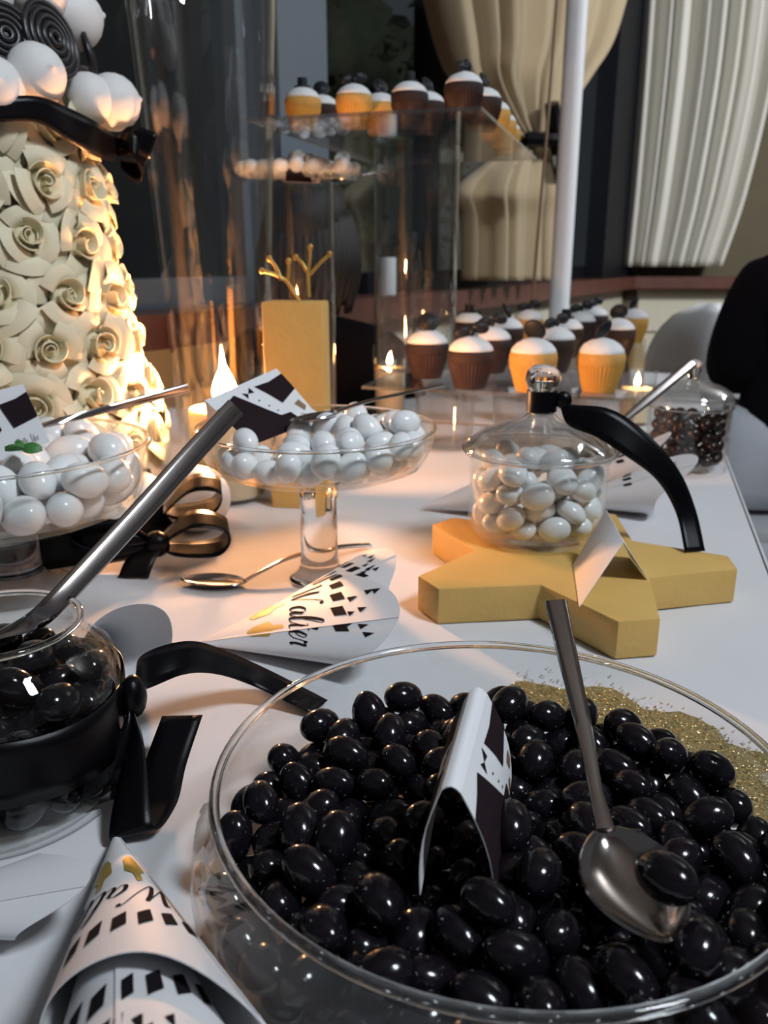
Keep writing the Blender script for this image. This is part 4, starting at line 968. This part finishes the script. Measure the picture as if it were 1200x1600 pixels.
# foot of the tower: a ring of meringues and a black bow lying on the cloth
big = meringue(.040)
for k in range(15):
    a = rad(-178+k*15.5); 
    if a > rad(-12): continue
    p = Vector((math.cos(a)*.186, math.sin(a)*.186, .041)); place_mesh('meringue', big, (p.x, p.y, .0355), Vector((math.cos(a), math.sin(a), .3)).to_track_quat('Z', 'X').to_euler(), (.86, .86, .86), rt)
g0 = []
for i in range(33):
    a = rad(-165+175*i/32); R_ = .226
    g0.append([RC + Vector((math.cos(a)*R_, math.sin(a)*R_, z)) for z in (.003, .014, .025, .036)])
MB().sheet(g0, .0007).build('ribbon_band', 'ribbon', rt, 180)
kb = atz(245, 850, .028)
def loop(c, ax, sd_, L, h, wd):
    ax = Vector(ax); pts = [c, c+ax*L*.5+Vector((0, 0, h)), c+ax*L+Vector((0, 0, h*.55)), c+ax*L*.85+Vector((0, 0, -h*.35)), c+ax*L*.3+Vector((0, 0, -h*.3)), c]
    return ribbon(MB(), pts, [sd_]*6, [wd*.5, wd, wd, wd, wd*.9, wd*.5], n=7)
loop(kb, Vector((.95, .25, 0)), Vector((-.25, .9, .35)), .075, .024, .030).build('ribbon_loop', 'ribbon', rt, 180)
loop(kb+Vector((.0, .035, .026)), Vector((.9, .3, .15)), Vector((-.2, .9, .3)), .065, .022, .034).build('ribbon_loop', 'ribbon', rt, 180)
loop(kb, Vector((-.9, -.2, 0)), Vector((.2, -.5, .8)), .090, .020, .030).build('ribbon_loop', 'ribbon', rt, 180)
MB().ellipsoid(kb, (.014, .012, .014), 14, 9).build('ribbon_knot', 'ribbon', rt, 180)
mb = ribbon(MB(), [kb, kb+Vector((-.012, -.018, -.010)), kb+Vector((-.018, -.030, -.0255))], [(1, -.1, 0)]*3, [.018, .030, .032]); mb.build('ribbon_tail', 'ribbon', rt, 180)
mb = ribbon(MB(), [kb, kb+Vector((-.06, -.02, .004)), kb+Vector((-.13, -.012, -.010))], [(.1, .3, 1)]*3, [.02, .034, .034]); mb.build('ribbon_tail', 'ribbon', rt, 180)

lm = place_mesh('meringue', big, (-.222, .948, .0402), (.5, .3, 0), 1); tag(lm, 'white meringue lying between the black bow and the candle', 'meringue')
# ================================================================ CANDLE, VASE, GOLD BLOCK
def flame_mesh(h, r, mat):
    prof = [(0, 0), (r*.55, h*.06), (r*.92, h*.2), (r, h*.34), (r*.85, h*.52), (r*.55, h*.72), (r*.25, h*.9), (0, h)]
    return MB().lathe(prof, 20).mesh('flame', mat, 180)
CC = Vector((-.209, 1.090, 0))
cd_ = thing('candle', CC, 'lit cream candle in a clear glass beside the roses', 'candle')
MB().lathe([(0, 0), (.052, 0), (.0545, .004), (.0565, .140), (.0558, .143), (.0542, .143), (.0535, .140), (.0520, .010), (.048, .007), (0, .007)], 56, CC).build('glass_cup', 'glass', cd_, 60)
wx = MB().lathe([(0, .008), (.046, .008), (.048, .012), (.0485, .120), (.0465, .124), (.030, .121), (0, .119)], 48, CC).build('wax', 'wax', cd_, 60)
MB().tube([CC+Vector((0, 0, .117)), CC+Vector((.001, 0, .125)), CC+Vector((.002, -.001, .130))], .0012, 8).build('wick', 'wick', cd_)
fl = place_mesh('flame', flame_mesh(.056, .0165, 'flame'), (0, 0, .127), (0, 0, 0), 1, cd_)
VC = Vector((-.237, 1.228, 0)); vk = .905
shell('glass_vase', [(r*vk, z) for r, z in [(0, 0), (.070, 0), (.0745, .006), (.0760, .06), (.082, .22), (.092, .40), (.106, .62), (.1075, .70), (.1062, .703), (.1045, .70), (.1032, .62), (.0893, .40), (.0793, .22), (.0733, .06), (.070, .014), (0, .012)]],
      VC, 'vase_glass', 'tall flared clear glass vase behind the lit candle', 'vase', 72)
gb = atz(468, 793, 0); GC = Vector((-.110, 1.065, 0))
gk = thing('gold_block', GC, 'upright gold foam block with two gilded twig antlers', 'ornament')
def bevel_box(c, d, rz, b=.003):
    bm = bmesh.new(); bmesh.ops.create_cube(bm, size=1)
    for v in bm.verts: v.co = Vector((v.co.x*d[0], v.co.y*d[1], v.co.z*d[2]))
    bmesh.ops.bevel(bm, geom=list(bm.edges), offset=b, segments=2, affect='EDGES', profile=.6)
    R_ = Matrix.Rotation(rz, 3, 'Z'); mb_ = MB(); bm.verts.index_update()
    mb_.add([Vector(c)+R_ @ v.co for v in bm.verts], [[v.index for v in f.verts] for f in bm.faces]); bm.free(); return mb_
bevel_box(GC+Vector((.006, 0, .045)), (.079, .056, .090), rad(-6)).build('foot', 'gold', gk, 30)
bevel_box(GC+Vector((0, .002, .176)), (.0755, .050, .1710), rad(-6)).build('body', 'gold', gk, 30)
t0 = GC+Vector((.002, .0, .244))
def antler(b, pts, tips):
    mb_ = MB(); mb_.tube(crom([b]+pts, 4), [.0022]*4+[.0026]*(len(pts)*4-3), 7)
    for a, c in tips: mb_.tube(crom([a, (a+c)/2+Vector((.001, 0, .002)), c], 3), [.0026, .0026, .0024, .0023, .0022, .0022, .0026], 7); mb_.ellipsoid(c, (.0036, .0036, .0042), 8, 6)
    return mb_
ja = aty(449, 440, 1.055)
antler(aty(470, 472, 1.045)-Vector((0, 0, .002)), [aty(460, 458, 1.05), ja], [(ja, aty(409, 423, 1.05)), (aty(440, 437, 1.053), aty(421, 404, 1.06)), (ja, aty(451, 408, 1.055))]).build('antler', 'twig', gk, 60)
jb = aty(481, 426, 1.065)
antler(aty(483, 460, 1.06)-Vector((0, 0, .003)), [aty(482, 445, 1.062), jb], [(jb, aty(485, 386, 1.07)), (aty(483, 430, 1.065), aty(515, 397, 1.065)), (jb, aty(462, 402, 1.07))]).build('antler', 'twig', gk, 60)

# ================================================================ STAR, LIDDED JAR, CARD
SCN = Vector((.178, .768, 0)); ST = .035
poly = []
for k in range(5):
    a = rad(-8-72*k); 
    for da, R_ in ((.115, .158), (-.115, .158)): poly.append((SCN.x+R_*math.cos(a+da), SCN.y+R_*math.sin(a+da)))
    ai = a-rad(36); poly.append((SCN.x+.088*math.cos(ai), SCN.y+.088*math.sin(ai)))
bm = bmesh.new(); vsb = [bm.verts.new((x, y, .0012)) for x, y in poly]; f0 = bm.faces.new(vsb)
ext = bmesh.ops.extrude_face_region(bm, geom=[f0]); bmesh.ops.translate(bm, verts=[v for v in ext['geom'] if isinstance(v, bmesh.types.BMVert)], vec=(0, 0, ST-.0012))
bmesh.ops.bevel(bm, geom=list(bm.edges), offset=.002, segments=2, affect='EDGES', profile=.6)
bm.verts.index_update(); mb = MB(); mb.add([v.co.copy() for v in bm.verts], [[v.index for v in f.verts] for f in bm.faces]); bm.free()
mb.build_thing('foam_star', 'gold', Vector((SCN.x, SCN.y, .001)), 'thick gold foam star lying under the lidded almond jar', 'star', smooth=30)
SJ = Vector((.158, .828, 0))
sj = thing('lidded_jar', SJ+Vector((0, 0, ST)), 'lidded glass jar of white almonds standing on the gold star', 'jar')
MB().lathe([(0, .0355), (.058, .0355), (.0665, .039), (.0700, .050), (.0702, .116), (.0735, .1205), (.0735, .1235), (.0712, .1238), (.0685, .1205), (.0675, .116), (.0672, .052), (.0645, .0455), (.056, .0415), (0, .041)], 64, SJ).build('jar_body', 'glass', sj, 60)
ld = MB().lathe([(.0655, .1235), (.0760, .1245), (.0772, .1275), (.0740, .1330), (.060, .1440), (.036, .1530), (.018, .1590), (.014, .1640), (0, .1650), (0, .1615), (.012, .1600), (.016, .1560), (.034, .1500), (.058, .1412), (.0700, .1320), (.0655, .1275)], 64, SJ).build('lid', 'lid_glass', sj, 60)
rim(SJ, .0768, .1272, .0018, ld)
MB().lathe([(0, .1600), (.0125, .1640), (.0115, .1700), (.0115, .1850), (.0150, .1900), (.0175, .1970), (.0165, .2050), (.0100, .2110), (0, .2125)], 32, SJ).build('knob', 'solid', ld, 60)
MB().lathe([(.0122, .1655), (.0150, .1660), (.0150, .1865), (.0122, .1870)], 28, SJ, closed=True).build('ribbon_wrap', 'ribbon', ld, 60)
kk = SJ+Vector((.016, -.006, .178))
MB().ellipsoid(kk+Vector((.004, 0, 0)), (.009, .007, .009), 12, 8).build('ribbon_knot', 'ribbon', ld, 180)
mb = ribbon(MB(), [kk, aty(890, 648, .815), aty(945, 662, .80), aty(1000, 700, .79), aty(1045, 745, .79), aty(1072, 800, .795), atz(1086, 862, ST+.001)],
            [(0, .2, 1), (.1, .2, 1), (.5, .3, .9), (.8, .3, .5), (.95, .3, .2), (1, .3, .05), (1, .2, 0)], [.010, .021, .031, .032, .027, .023, .022])
mb.build('ribbon_tail', 'ribbon', ld, 180)
me_wj = egg_mesh('white_almond_jar', .0165, .0132, .0108, 'white_candy')
pour(D_SJAR, me_wj, SJ, 1.0, 'white_sugared_almond', 'white sugared almond inside the lidded glass jar', 'white almonds in the lidded jar', 'sweet')
tent_card([aty(947, 796, .745), aty(974, 847, .690), atz(905, 948, ST+.001), atz(896, 882, ST+.001)+Vector((0, -.0, .0)), atz(1012, 905, ST+.001), atz(985, 870, ST+.001)],
          'blank white tent card on the gold star in front of the lidded jar', prints=False)

# ================================================================ BROWN SWEETS JAR WITH SPOON
BJ = Vector((.465, 1.255, 0))
bj = thing('sweets_jar', BJ, 'low glass jar of dark brown sweets near the table edge', 'jar')
MB().lathe([(0, 0), (.058, 0), (.063, .004), (.063, .010), (.0585, .016), (.0600, .030), (.0612, .075), (.0612, .094), (.0625, .097), (.0600, .0985), (.0585, .095), (.0583, .075), (.0572, .030), (.056, .018), (.05, .0115), (0, .011)], 56, BJ).build('jar_body', 'glass', bj, 60)
lb = MB().lathe([(.060, .099), (.0640, .1005), (.0630, .110), (.056, .122), (.040, .130), (.020, .135), (.010, .138), (0, .139), (0, .1355), (.02, .1315), (.039, .1265), (.0540, .1195), (.0600, .1095)], 56, BJ).build('lid', 'lid_glass', bj, 60)
MB().lathe([(0, .134), (.008, .138), (.007, .145), (.012, .152), (.013, .160), (.008, .166), (0, .168)], 24, BJ).build('knob', 'solid', lb, 60)
rim(BJ, .0612, .0985, .0016, bj)
me_br = egg_mesh('brown_sweet', .0108, .0095, .0088, 'brown_candy', 14, 9)
pour(D_BJAR, me_br, BJ, 1.0, 'chocolate_drop', 'small dark brown sweet inside the low glass jar', 'brown sweets in the low jar', 'sweet')
eA = aty(1083, 566, 1.155); sT = Vector((.262, 1.100, .052)); dA = (eA-sT).normalized()
spoon(sT+dA*.05, sT, [sT+dA*.08, sT+(eA-sT)*.6, eA], (-.4, -.6, .7), .032, [.008, .008, .013, .015], 'steel spoon leaning against the brown sweets jar', depth=.005, face=(-.2, -.9, .4))

# ================================================================ ACRYLIC TIERS
AX, AY = TV, TU
LT = .108
L0 = atz(565, 608, LT); 
def slab(c0, wx_, wy_, z0, th):
    a = Vector((c0.x, c0.y, z0)); mb_ = MB()
    P_ = [a, a+AX*wx_, a+AX*wx_+AY*wy_, a+AY*wy_]
    Q_ = P_+[p+Vector((0, 0, th)) for p in P_]; mb_.add(Q_, [(3, 2, 1, 0), (4, 5, 6, 7)], 0); mb_.add(Q_, [(k, (k+1) % 4, 4+(k+1) % 4, 4+k) for k in range(4)], 1); return mb_
lt = thing('cupcake_tray', (L0+AX*.22+AY*.3)*1, 'low clear acrylic tray carrying the lower cupcakes', 'tray'); lt.location.z = 0.0
slab(L0, .44, 1.0, LT, .005).build('acrylic_sheet', ('acrylic', 'acrylic_edge'), lt, False)
for a, b in ((.12, .09), (.25, .10), (.38, .08), (.12, .82), (.36, .82)):
    c = L0+AX*a+AY*b; MB().lathe([(0, .0), (.045, .0), (.047, .003), (.052, LT-.002), (.0502, LT-.002), (.0452, .006), (0, .006)], 40, (c.x, c.y, 0)).build('glass_support', 'acrylic', lt, 60)
UT = .50
U0 = atz(385, 190, UT); U1 = atz(752, 172, UT); UW = (U1-U0).length
AXu = (U1-U0).normalized(); AYu = Vector((-AXu.y, AXu.x, 0))
ut = thing('cupcake_shelf', (.06, 1.64, LT+.005), 'raised clear acrylic shelf on a glass cylinder carrying the upper cupcakes', 'shelf')
a = Vector((U0.x, U0.y, UT)); P_ = [a, a+AXu*UW, a+AXu*UW+AYu*.62, a+AYu*.62]
Q_ = P_+[p+Vector((0, 0, .005)) for p in P_]
MB().add(Q_, [(3, 2, 1, 0), (4, 5, 6, 7)], 0).add(Q_, [(k, (k+1) % 4, 4+(k+1) % 4, 4+k) for k in range(4)], 1).build('acrylic_sheet', ('acrylic', 'acrylic_edge'), ut, False)
c = Vector((.058, 1.590, LT+.0055)); h = UT-LT-.006
MB().lathe([(0, 0), (.073, 0), (.0755, .004), (.0755, h), (.0732, h), (.0732, .008), (0, .008)], 56, c).build('glass_cylinder', 'vase_glass', ut, 60)
# tall clear stand with a plate of white almonds, behind
PC = Vector((-.150, 1.56, 0)); PZ = .445
ps = thing('tall_stand', PC, 'tall clear stand holding a plate of white almonds at eye level', 'cake stand')
MB().lathe([(0, 0), (.060, 0), (.0615, .003), (.0615, PZ-.006), (.0595, PZ-.006), (.0595, .006), (0, .006)], 48, PC).build('glass_column', 'acrylic', ps, 60)
MB().lathe([(0, PZ-.006), (.1, PZ-.004), (.1195, PZ+.0085), (.1215, PZ+.0165), (.1195, PZ+.0165), (.1175, PZ+.010), (.099, PZ-.0005), (0, PZ-.0015)], 64, PC).build('plate', 'glass', ps, 60)
pour(D_PLATE, me_wh, PC+Vector((0, 0, PZ)), 1.0, 'white_sugared_almond', 'white sugared almond on the tall stand plate at eye level', 'white almonds on the tall stand', 'sweet')
tent_card([aty(447, 250, 1.50), aty(497, 258, 1.52), aty(500, 286, 1.50), aty(446, 284, 1.48), aty(500, 280, 1.57), aty(447, 278, 1.56)],
          'folded tuxedo card on the tall stand behind the vase')
s0 = aty(545, 278, 1.53); e0 = aty(606, 267, 1.56)
spoon(s0, s0+Vector((-.05, .0, -.004)), [s0+(e0-s0)*.5, e0], (0, 0, 1), .028, [.006, .007, .009], 'steel spoon on the almonds of the tall stand', depth=.004)

# ================================================================ CUPCAKES
def cup_meshes():
    d = {}
    for kind, wm, cm in (('choc', 'wrapper_brown', 'cake_brown'), ('van', 'wrapper_yellow', 'cake_yellow')):
        n = 72; mb_ = MB(); rings = []
        for r, z in ((0, 0), (.0215, 0), (.0225, .002), (.0315, .036), (.0308, .036), (.0215, .003), (0, .003)):
            if r == 0: rings.append([len(mb_.v)]); mb_.v.append((0, 0, z)); continue
            rings.append(list(range(len(mb_.v), len(mb_.v)+n)))
            for k in range(n):
                q = r + (.0011 if k % 2 else -.0004)*(z/.036+.25); mb_.v.append((q*math.cos(2*PI*k/n), q*math.sin(2*PI*k/n), z))
        for A, B in zip(rings, rings[1:]):
            for k in range(n):
                k2 = (k+1) % n
                if len(A) == 1: mb_.f.append((A[0], B[k2], B[k]))
                elif len(B) == 1: mb_.f.append((A[k], A[k2], B[0]))
                else: mb_.f.append((A[k], A[k2], B[k2], B[k]))
                mb_.mi.append(0)
        d['w'+kind] = mb_.mesh('paper_case', wm, 20)
        d['c'+kind] = MB().lathe([(0, .0035), (.021, .0035), (.0300, .033), (.0325, .038), (.0332, .046), (.0318, .0525), (.0270, .0555), (0, .056)], 36).mesh('sponge', cm, 60)
    d['icing'] = MB().lathe([(0, .0510), (.0290, .0510), (.0312, .0530), (.0300, .0575), (.0245, .0640), (.0155, .0695), (.006, .0722), (0, .0726)], 36).mesh('icing', 'icing', 80)
    # toppers: a button disc standing up, a bow
    mb_ = MB(); mb_.ellipsoid((0, 0, .079), (.0160, .0160, .0050), 24, 10, Matrix.Rotation(rad(62), 3, 'X'))
    mb_.ellipsoid((0, -.003, .080), (.0105, .0105, .0045), 18, 8, Matrix.Rotation(rad(62), 3, 'X')); d['disc'] = mb_.mesh('fondant_topper', 'fondant', 60)
    mb_ = MB()
    for s in (-1, 1): mb_.ellipsoid((s*.0125, 0, .0770+.003*s), (.0125, .0055, .0085), 16, 8, Matrix.Rotation(s*.25, 3, 'Y'))
    mb_.ellipsoid((0, -.001, .0745), (.005, .006, .0065), 12, 8); d['bow'] = mb_.mesh('fondant_topper', 'fondant', 60)
    mb_ = MB(); mb_.lathe([(0, .067), (.0145, .067), (.0145, .0695), (.0090, .0700), (.0090, .083), (0, .0835)], 24); d['hat'] = mb_.mesh('fondant_topper', 'fondant', 40)
    return d
CM = cup_meshes()
def cupcake(p, kind, top, rz, label, group, s=1.0):
    t = thing('cupcake', p, label, 'cupcake', group); t.scale = (s, s, s); t.rotation_euler = (0, 0, rz)
    for nm, k in (('paper_case', 'w'+kind), ('sponge', 'c'+kind), ('icing', 'icing'), ('fondant_topper', top)):
        place_mesh(nm, CM[k], (0, 0, .0038 if nm == 'fondant_topper' else 0), (0, 0, 0), 1, t)
    return t
GL = 'cupcakes on the low tray'; GU = 'cupcakes on the raised shelf'
ZL = LT+.0052
low = [
 (668, 532, 'choc', 'disc', 'chocolate cupcake at the left front corner of the low tray'),
 (727, 548, 'choc', 'bow', 'nearest chocolate cupcake of the low tray, with brown case'),
 (832, 548, 'van', 'disc', 'yellow cupcake straight behind the knob of the lidded jar'),
 (940, 547, 'van', 'disc', 'yellow cupcake with round black disc at the right front of the low tray'),
 (768, 526, 'choc', 'bow', 'chocolate cupcake just right of and behind the nearest chocolate one'),
 (733, 500, 'choc', 'hat', 'chocolate cupcake in the back left of the low tray beside the glass cylinder'),
 (791, 509, 'choc', 'disc', 'chocolate cupcake in the middle of the low tray, third row'),
 (826, 496, 'van', 'bow', 'pale cupcake with bow at the back left of the white pole'),
 (868, 526, 'choc', 'bow', 'chocolate cupcake partly hidden right behind the middle yellow one'),
 (884, 510, 'choc', 'hat', 'chocolate cupcake second in the row running back behind the middle yellow one'),
 (907, 499, 'choc', 'bow', 'chocolate cupcake third in the row running back, right of the white pole'),
 (928, 490, 'choc', 'bow', 'farthest chocolate cupcake on the low tray'),
 (965, 511, 'choc', 'disc', 'chocolate cupcake with white top behind the right yellow one'),
 (992, 494, 'van', 'disc', 'farthest yellow cupcake at the right of the low tray'),
]
for i, (px, py, kind, top, lab) in enumerate(low):
    q = atz(px, py, ZL+.056*1.13); d_ = q-L0; qa = min(.405, d_.dot(AX)); qb = max(.032, d_.dot(AY)); q = L0+AX*qa+AY*qb; cupcake((q.x, q.y, ZL), kind, top, (i*1.3) % 6.28 if top != 'bow' else rad(-20+25*(i % 3)), lab, GL, 1.13)
ZU = UT+.0052
upp = [
 (466, 152, 'van', 'hat', 'orange cupcake at the left end of the raised shelf'),
 (503, 163, 'choc', 'disc', 'small looking chocolate cupcake between the two orange ones up high'),
 (553, 147, 'van', 'bow', 'orange cupcake second from the left on the raised shelf front'),
 (594, 160, 'van', 'disc', 'orange cupcake half hidden, third orange from the left up high'),
 (640, 143, 'choc', 'hat', 'chocolate cupcake above the glass cylinder on the raised shelf'),
 (668, 158, 'choc', 'disc', 'chocolate cupcake peeking out behind the one above the cylinder'),
 (725, 129, 'choc', 'bow', 'nearest and highest chocolate cupcake at the right shelf corner'),
 (756, 152, 'choc', 'disc', 'second cupcake back along the right edge of the raised shelf'),
 (772, 171, 'van', 'disc', 'third cupcake back along the right edge of the raised shelf'),
 (783, 188, 'van', 'bow', 'fourth cupcake back along the right edge of the raised shelf'),
 (791, 201, 'van', 'disc', 'last cupcake back along the right edge of the raised shelf'),
]
for i, (px, py, kind, top, lab) in enumerate(upp):
    q = atz(px, py, ZU+.056*.87); d_ = q-U0; q = U0+AXu*min(.312, max(.030, d_.dot(AXu)))+AYu*d_.dot(AYu)
    cupcake((q.x, q.y, ZU), kind, top, rad(10*i), lab, GU, .87)

# ================================================================ VOTIVES
def votive(c, h, label, wh):
    c = Vector(c); t = thing('votive', c, label, 'candle')
    MB().lathe([(0, 0), (.030, 0), (.032, .003), (.036, h), (.0345, h), (.0305, .006), (0, .006)], 36, c).build('glass_cup', 'glass', t, 60)
    MB().lathe([(0, .0065), (.029, .0065), (.031, wh-.003), (.029, wh), (0, wh-.002)], 30, c).build('wax', 'wax', t, 60)
    MB().tube([c+Vector((0, 0, wh-.003)), c+Vector((.0005, 0, wh+.007))], .001, 6).build('wick', 'wick', t)
    place_mesh('flame', flame_mesh(.024, .0055, 'tealight'), (0, 0, wh+.005), (0, 0, 0), 1, t)
v1 = aty(998, 575, 1.62); votive((v1.x, v1.y, 0), .105, 'lit votive glass right of the low cupcake tray', .070)
votive((.012, 1.745, 0), .140, 'lit votive glass added for orange sparkle behind the glass cylinder', .095)  # added candle, put here to give orange glints around the cylinder
# small white things on the window sill seen through the cylinder
q = wpt(s_of(597), SILL, .02)
MB().lathe([(0, 0), (.03, 0), (.03, .115), (.027, .120), (0, .120)], 24, q).build_thing('pillar_candle', 'white_paint', q, 'small white pillar candle on the window sill behind the glass cylinder', 'candle')

# ================================================================ CHAIRS AND PEOPLE
def chair(loc, rz, label, group=None):
    t = thing('chair', (loc[0], loc[1], FL), label, 'chair', group); t.rotation_euler = (0, 0, rz)
    g = []
    for i in range(17):
        u = -1+2*i/16; row = []
        for j in range(13):
            v = j/12; ht = .44+.47*v; wd = .21*math.sqrt(max(0.0, 1-(max(0, v-.35)/.66)**2.6))
            a = u*(wd/.21); row.append((a*.21, .20+.05*v-.07*(u*u), ht-.012*u*u*v))
        g.append(row)
    MB().sheet(g, .012).build('backrest', 'chair', t, 180, world=False)
    g = [[(-.21+.42*i/10, -.21+.42*j/10, .45-.012*math.sin(PI*i/10)*math.sin(PI*j/10)) for j in range(11)] for i in range(11)]
    MB().sheet(g, .018).build('seat', 'chair', t, 60, world=False)
    for sx in (-1, 1):
        for sy in (-1, 1):
            MB().tube([(sx*.18, sy*.17, .44), (sx*.205, sy*.20, 0.0)], [.016, .012], 10).build('leg', 'chair', t, 60, world=False)
    return t
chair((1.20, 3.25), rad(-190), 'white rounded chair standing behind the cupcakes by the far wall')
def stool(loc, label, r=.20, h=.41):
    t = thing('stool', (loc[0], loc[1], FL), label, 'stool')
    MB().lathe([(0, h-.05), (r*.96, h-.05), (r, h-.03), (r*.97, h-.006), (r*.8, h), (0, h+.004)], 40).build('seat', 'chair', t, 60, world=False)
    g = []
    for i in range(81):
        a = 2*PI*i/80; g.append([((r+.004+.02*d*(.6+math.sin(a*14)))*math.cos(a), (r+.004+.02*d*(.6+math.sin(a*14)))*math.sin(a), h-.03-d*(h-.045)) for d in (0, .15, .35, .6, .8, 1)])
    MB().sheet(g, .003).build('cover_skirt', 'trousers_w', t, 180, world=False)
    for k in range(4):
        a = k*PI/2+.6; MB().tube([(r*.6*math.cos(a), r*.6*math.sin(a), h-.05), (r*.75*math.cos(a), r*.75*math.sin(a), 0)], .014, 10).build('leg', 'chair', t, 60, world=False)
    return t

def skin_obj(name, joints, edges, mat, parent, root=0, sub=2):
    me = bpy.data.meshes.new(name); me.from_pydata([Vector(j[0])-Vector(parent.location) for j in joints], edges, []); me.materials.append(M[mat])
    o = bpy.data.objects.new(name, me); COL.objects.link(o); o.parent = parent
    sk = o.modifiers.new('skin', 'SKIN'); sk.use_smooth_shade = True; sk.branch_smoothing = .6
    sv = me.skin_vertices
    if not sv:
        bm_ = bmesh.new(); bm_.from_mesh(me); bm_.verts.layers.skin.verify(); bm_.to_mesh(me); bm_.free()
    dat = me.skin_vertices[0].data
    for i, j in enumerate(joints):
        r = j[1]; dat[i].radius = (r, r) if not isinstance(r, tuple) else r; dat[i].use_root = (i == root)
    ss = o.modifiers.new('sub', 'SUBSURF'); ss.levels = sub; ss.render_levels = sub
    return o
def seated_person(hip, head, face, label, lower='jacket', hair_r=1.0, sh_w=.19, bulk=1.0):
    """hip and head are world points; face is the horizontal direction the person faces"""
    hip, head = Vector(hip), Vector(head); f = Vector((face[0], face[1], 0)).normalized(); r = Vector((f.y, -f.x, 0))
    t = thing('person', Vector((hip.x, hip.y, FL)), label, 'person')
    neck = head - Vector((0, 0, .135)) - f*.02; ch = hip*.32+neck*.68 - Vector((0, 0, .04)); wa = hip*.68+neck*.32
    # one continuous body: pelvis, trunk, neck, head, arms with hands, legs with feet
    J = [(hip, .115), (wa, .105), (ch, .098), (neck, .050), (head-Vector((0, 0, .02)), .075), (head+Vector((0, 0, .06)), .072)]
    E_ = [(0, 1), (1, 2), (2, 3), (3, 4), (4, 5)]
    nz = head+f*.085-Vector((0, 0, .015)); J.append((nz, .016)); E_.append((4, len(J)-1))
    cl = [(hip, .135*bulk), (wa, .125*bulk), (ch, .135*bulk), (neck-Vector((0, 0, .03)), .062)]; ce = [(0, 1), (1, 2), (2, 3)]
    lo = [(hip, .137)]; le = []
    for sgn in (-1, 1):
        sh = ch + r*sgn*sh_w + Vector((0, 0, .055)); el = sh + r*sgn*.025 - Vector((0, 0, .24)) + f*.05; wr = el + f*.22 - r*sgn*.09 + Vector((0, 0, .05))
        b = len(J); J += [(sh, .034), (el, .026), (wr, .024), (wr+f*.06-r*sgn*.01, .026)]; E_ += [(2, b), (b, b+1), (b+1, b+2), (b+2, b+3)]
        hp = J[b+3][0]
        for k in range(4):
            o_ = (k-1.5)*.019; l = (.036, .044, .041, .030)[k]; i0 = len(J)
            J += [(hp+r*o_+f*.035, .0085), (hp+r*o_+f*(.035+l*.6)-Vector((0, 0, .008)), .008), (hp+r*o_+f*(.035+l)-Vector((0, 0, .024)), .007)]
            E_ += [(b+3, i0), (i0, i0+1), (i0+1, i0+2)]
        i0 = len(J); J += [(hp-r*sgn*.03+f*.0, .009), (hp-r*sgn*.042+f*.028, .008)]; E_ += [(b+3, i0), (i0, i0+1)]
        c_ = len(cl); cl += [(sh, .074*bulk), (el, .070*bulk), (wr+f*.02, .052)]; ce += [(2, c_), (c_, c_+1), (c_+1, c_+2)]
        hj = hip + r*sgn*.09; kn_ = hj + f*.42 + Vector((0, 0, .02)); an = Vector((kn_.x, kn_.y, FL+.085)) - f*.03; to = an + f*.16 - Vector((0, 0, .05))
        b = len(J); J += [(hj, .085), (kn_, .058), (an, .038), (to, .032)]; E_ += [(0, b), (b, b+1), (b+1, b+2), (b+2, b+3)]
        c_ = len(lo); lo += [(hj, .10), (kn_, .073), (an+Vector((0, 0, .03)), .058)]; le += [(0, c_), (c_, c_+1), (c_+1, c_+2)]
    skin_obj('body', J, E_, 'skin', t); skin_obj('jacket', cl, ce, 'jacket', t); skin_obj('trousers', lo, le, lower, t)
    mb_ = MB(); mb_.ellipsoid(head+Vector((0, 0, .035))-f*.012, (.092*hair_r, .098*hair_r, .108), 24, 16)
    v2_ = []
    for x, y, z in mb_.v:
        p = Vector((x, y, z)); d = p-head; fr = d.dot(f)
        if fr > .02 and d.z < .05: p = p - f*(fr-.02)*.9
        p += (d.normalized())*.006*math.sin(d.x*260+d.z*40)*math.cos(d.y*210)
        v2_.append(tuple(p))
    mb_.v = v2_
    for k in range(34):
        a = rad(-125+250*k/33); bd = (-f)*math.cos(a)+r*math.sin(a)
        p0 = head+bd*.080*hair_r+Vector((0, 0, .05)); p1 = head+bd*.100*hair_r-Vector((0, 0, .06)); p2 = head+bd*.088*hair_r-f*.01-Vector((0, 0, .15+.03*math.sin(k*2.1)))
        mb_.tube(crom([p0, p1, p2], 4), [.014, .016, .017, .017, .017, .016, .014, .011, .006], 6)
    mb_.build('hair', 'hair', t, 180)
    # eyes, mouth
    for sgn in (-1, 1): MB().ellipsoid(head+f*.068+r*sgn*.03+Vector((0, 0, .012)), (.009, .009, .007), 10, 7).build('eye', 'ink', t, 180)
    MB().ellipsoid(head+f*.066-Vector((0, 0, .055)), (.018, .018, .006), 12, 7).build('mouth', 'skin', t, 180)
    return t
hd = aty(482, 368, 2.02)
seated_person((-.115, 2.06, -.215), hd, (.30, .95), 'person in black with long dark hair seated behind the gold block', hair_r=1.08, sh_w=.185, bulk=1.12)
stool((-.115, 2.06), 'white covered stool under the dark haired person behind the table', r=.17)
h2 = aty(1362, 205, 2.00)
seated_person((h2.x-.07, 2.06, -.175), h2, (.30, .95), 'person in a dark jacket seated at the right edge of the picture', lower='trousers_w', sh_w=.165, bulk=1.22)
stool((h2.x-.07, 2.06), 'white covered stool under the person at the right edge', h=.44)
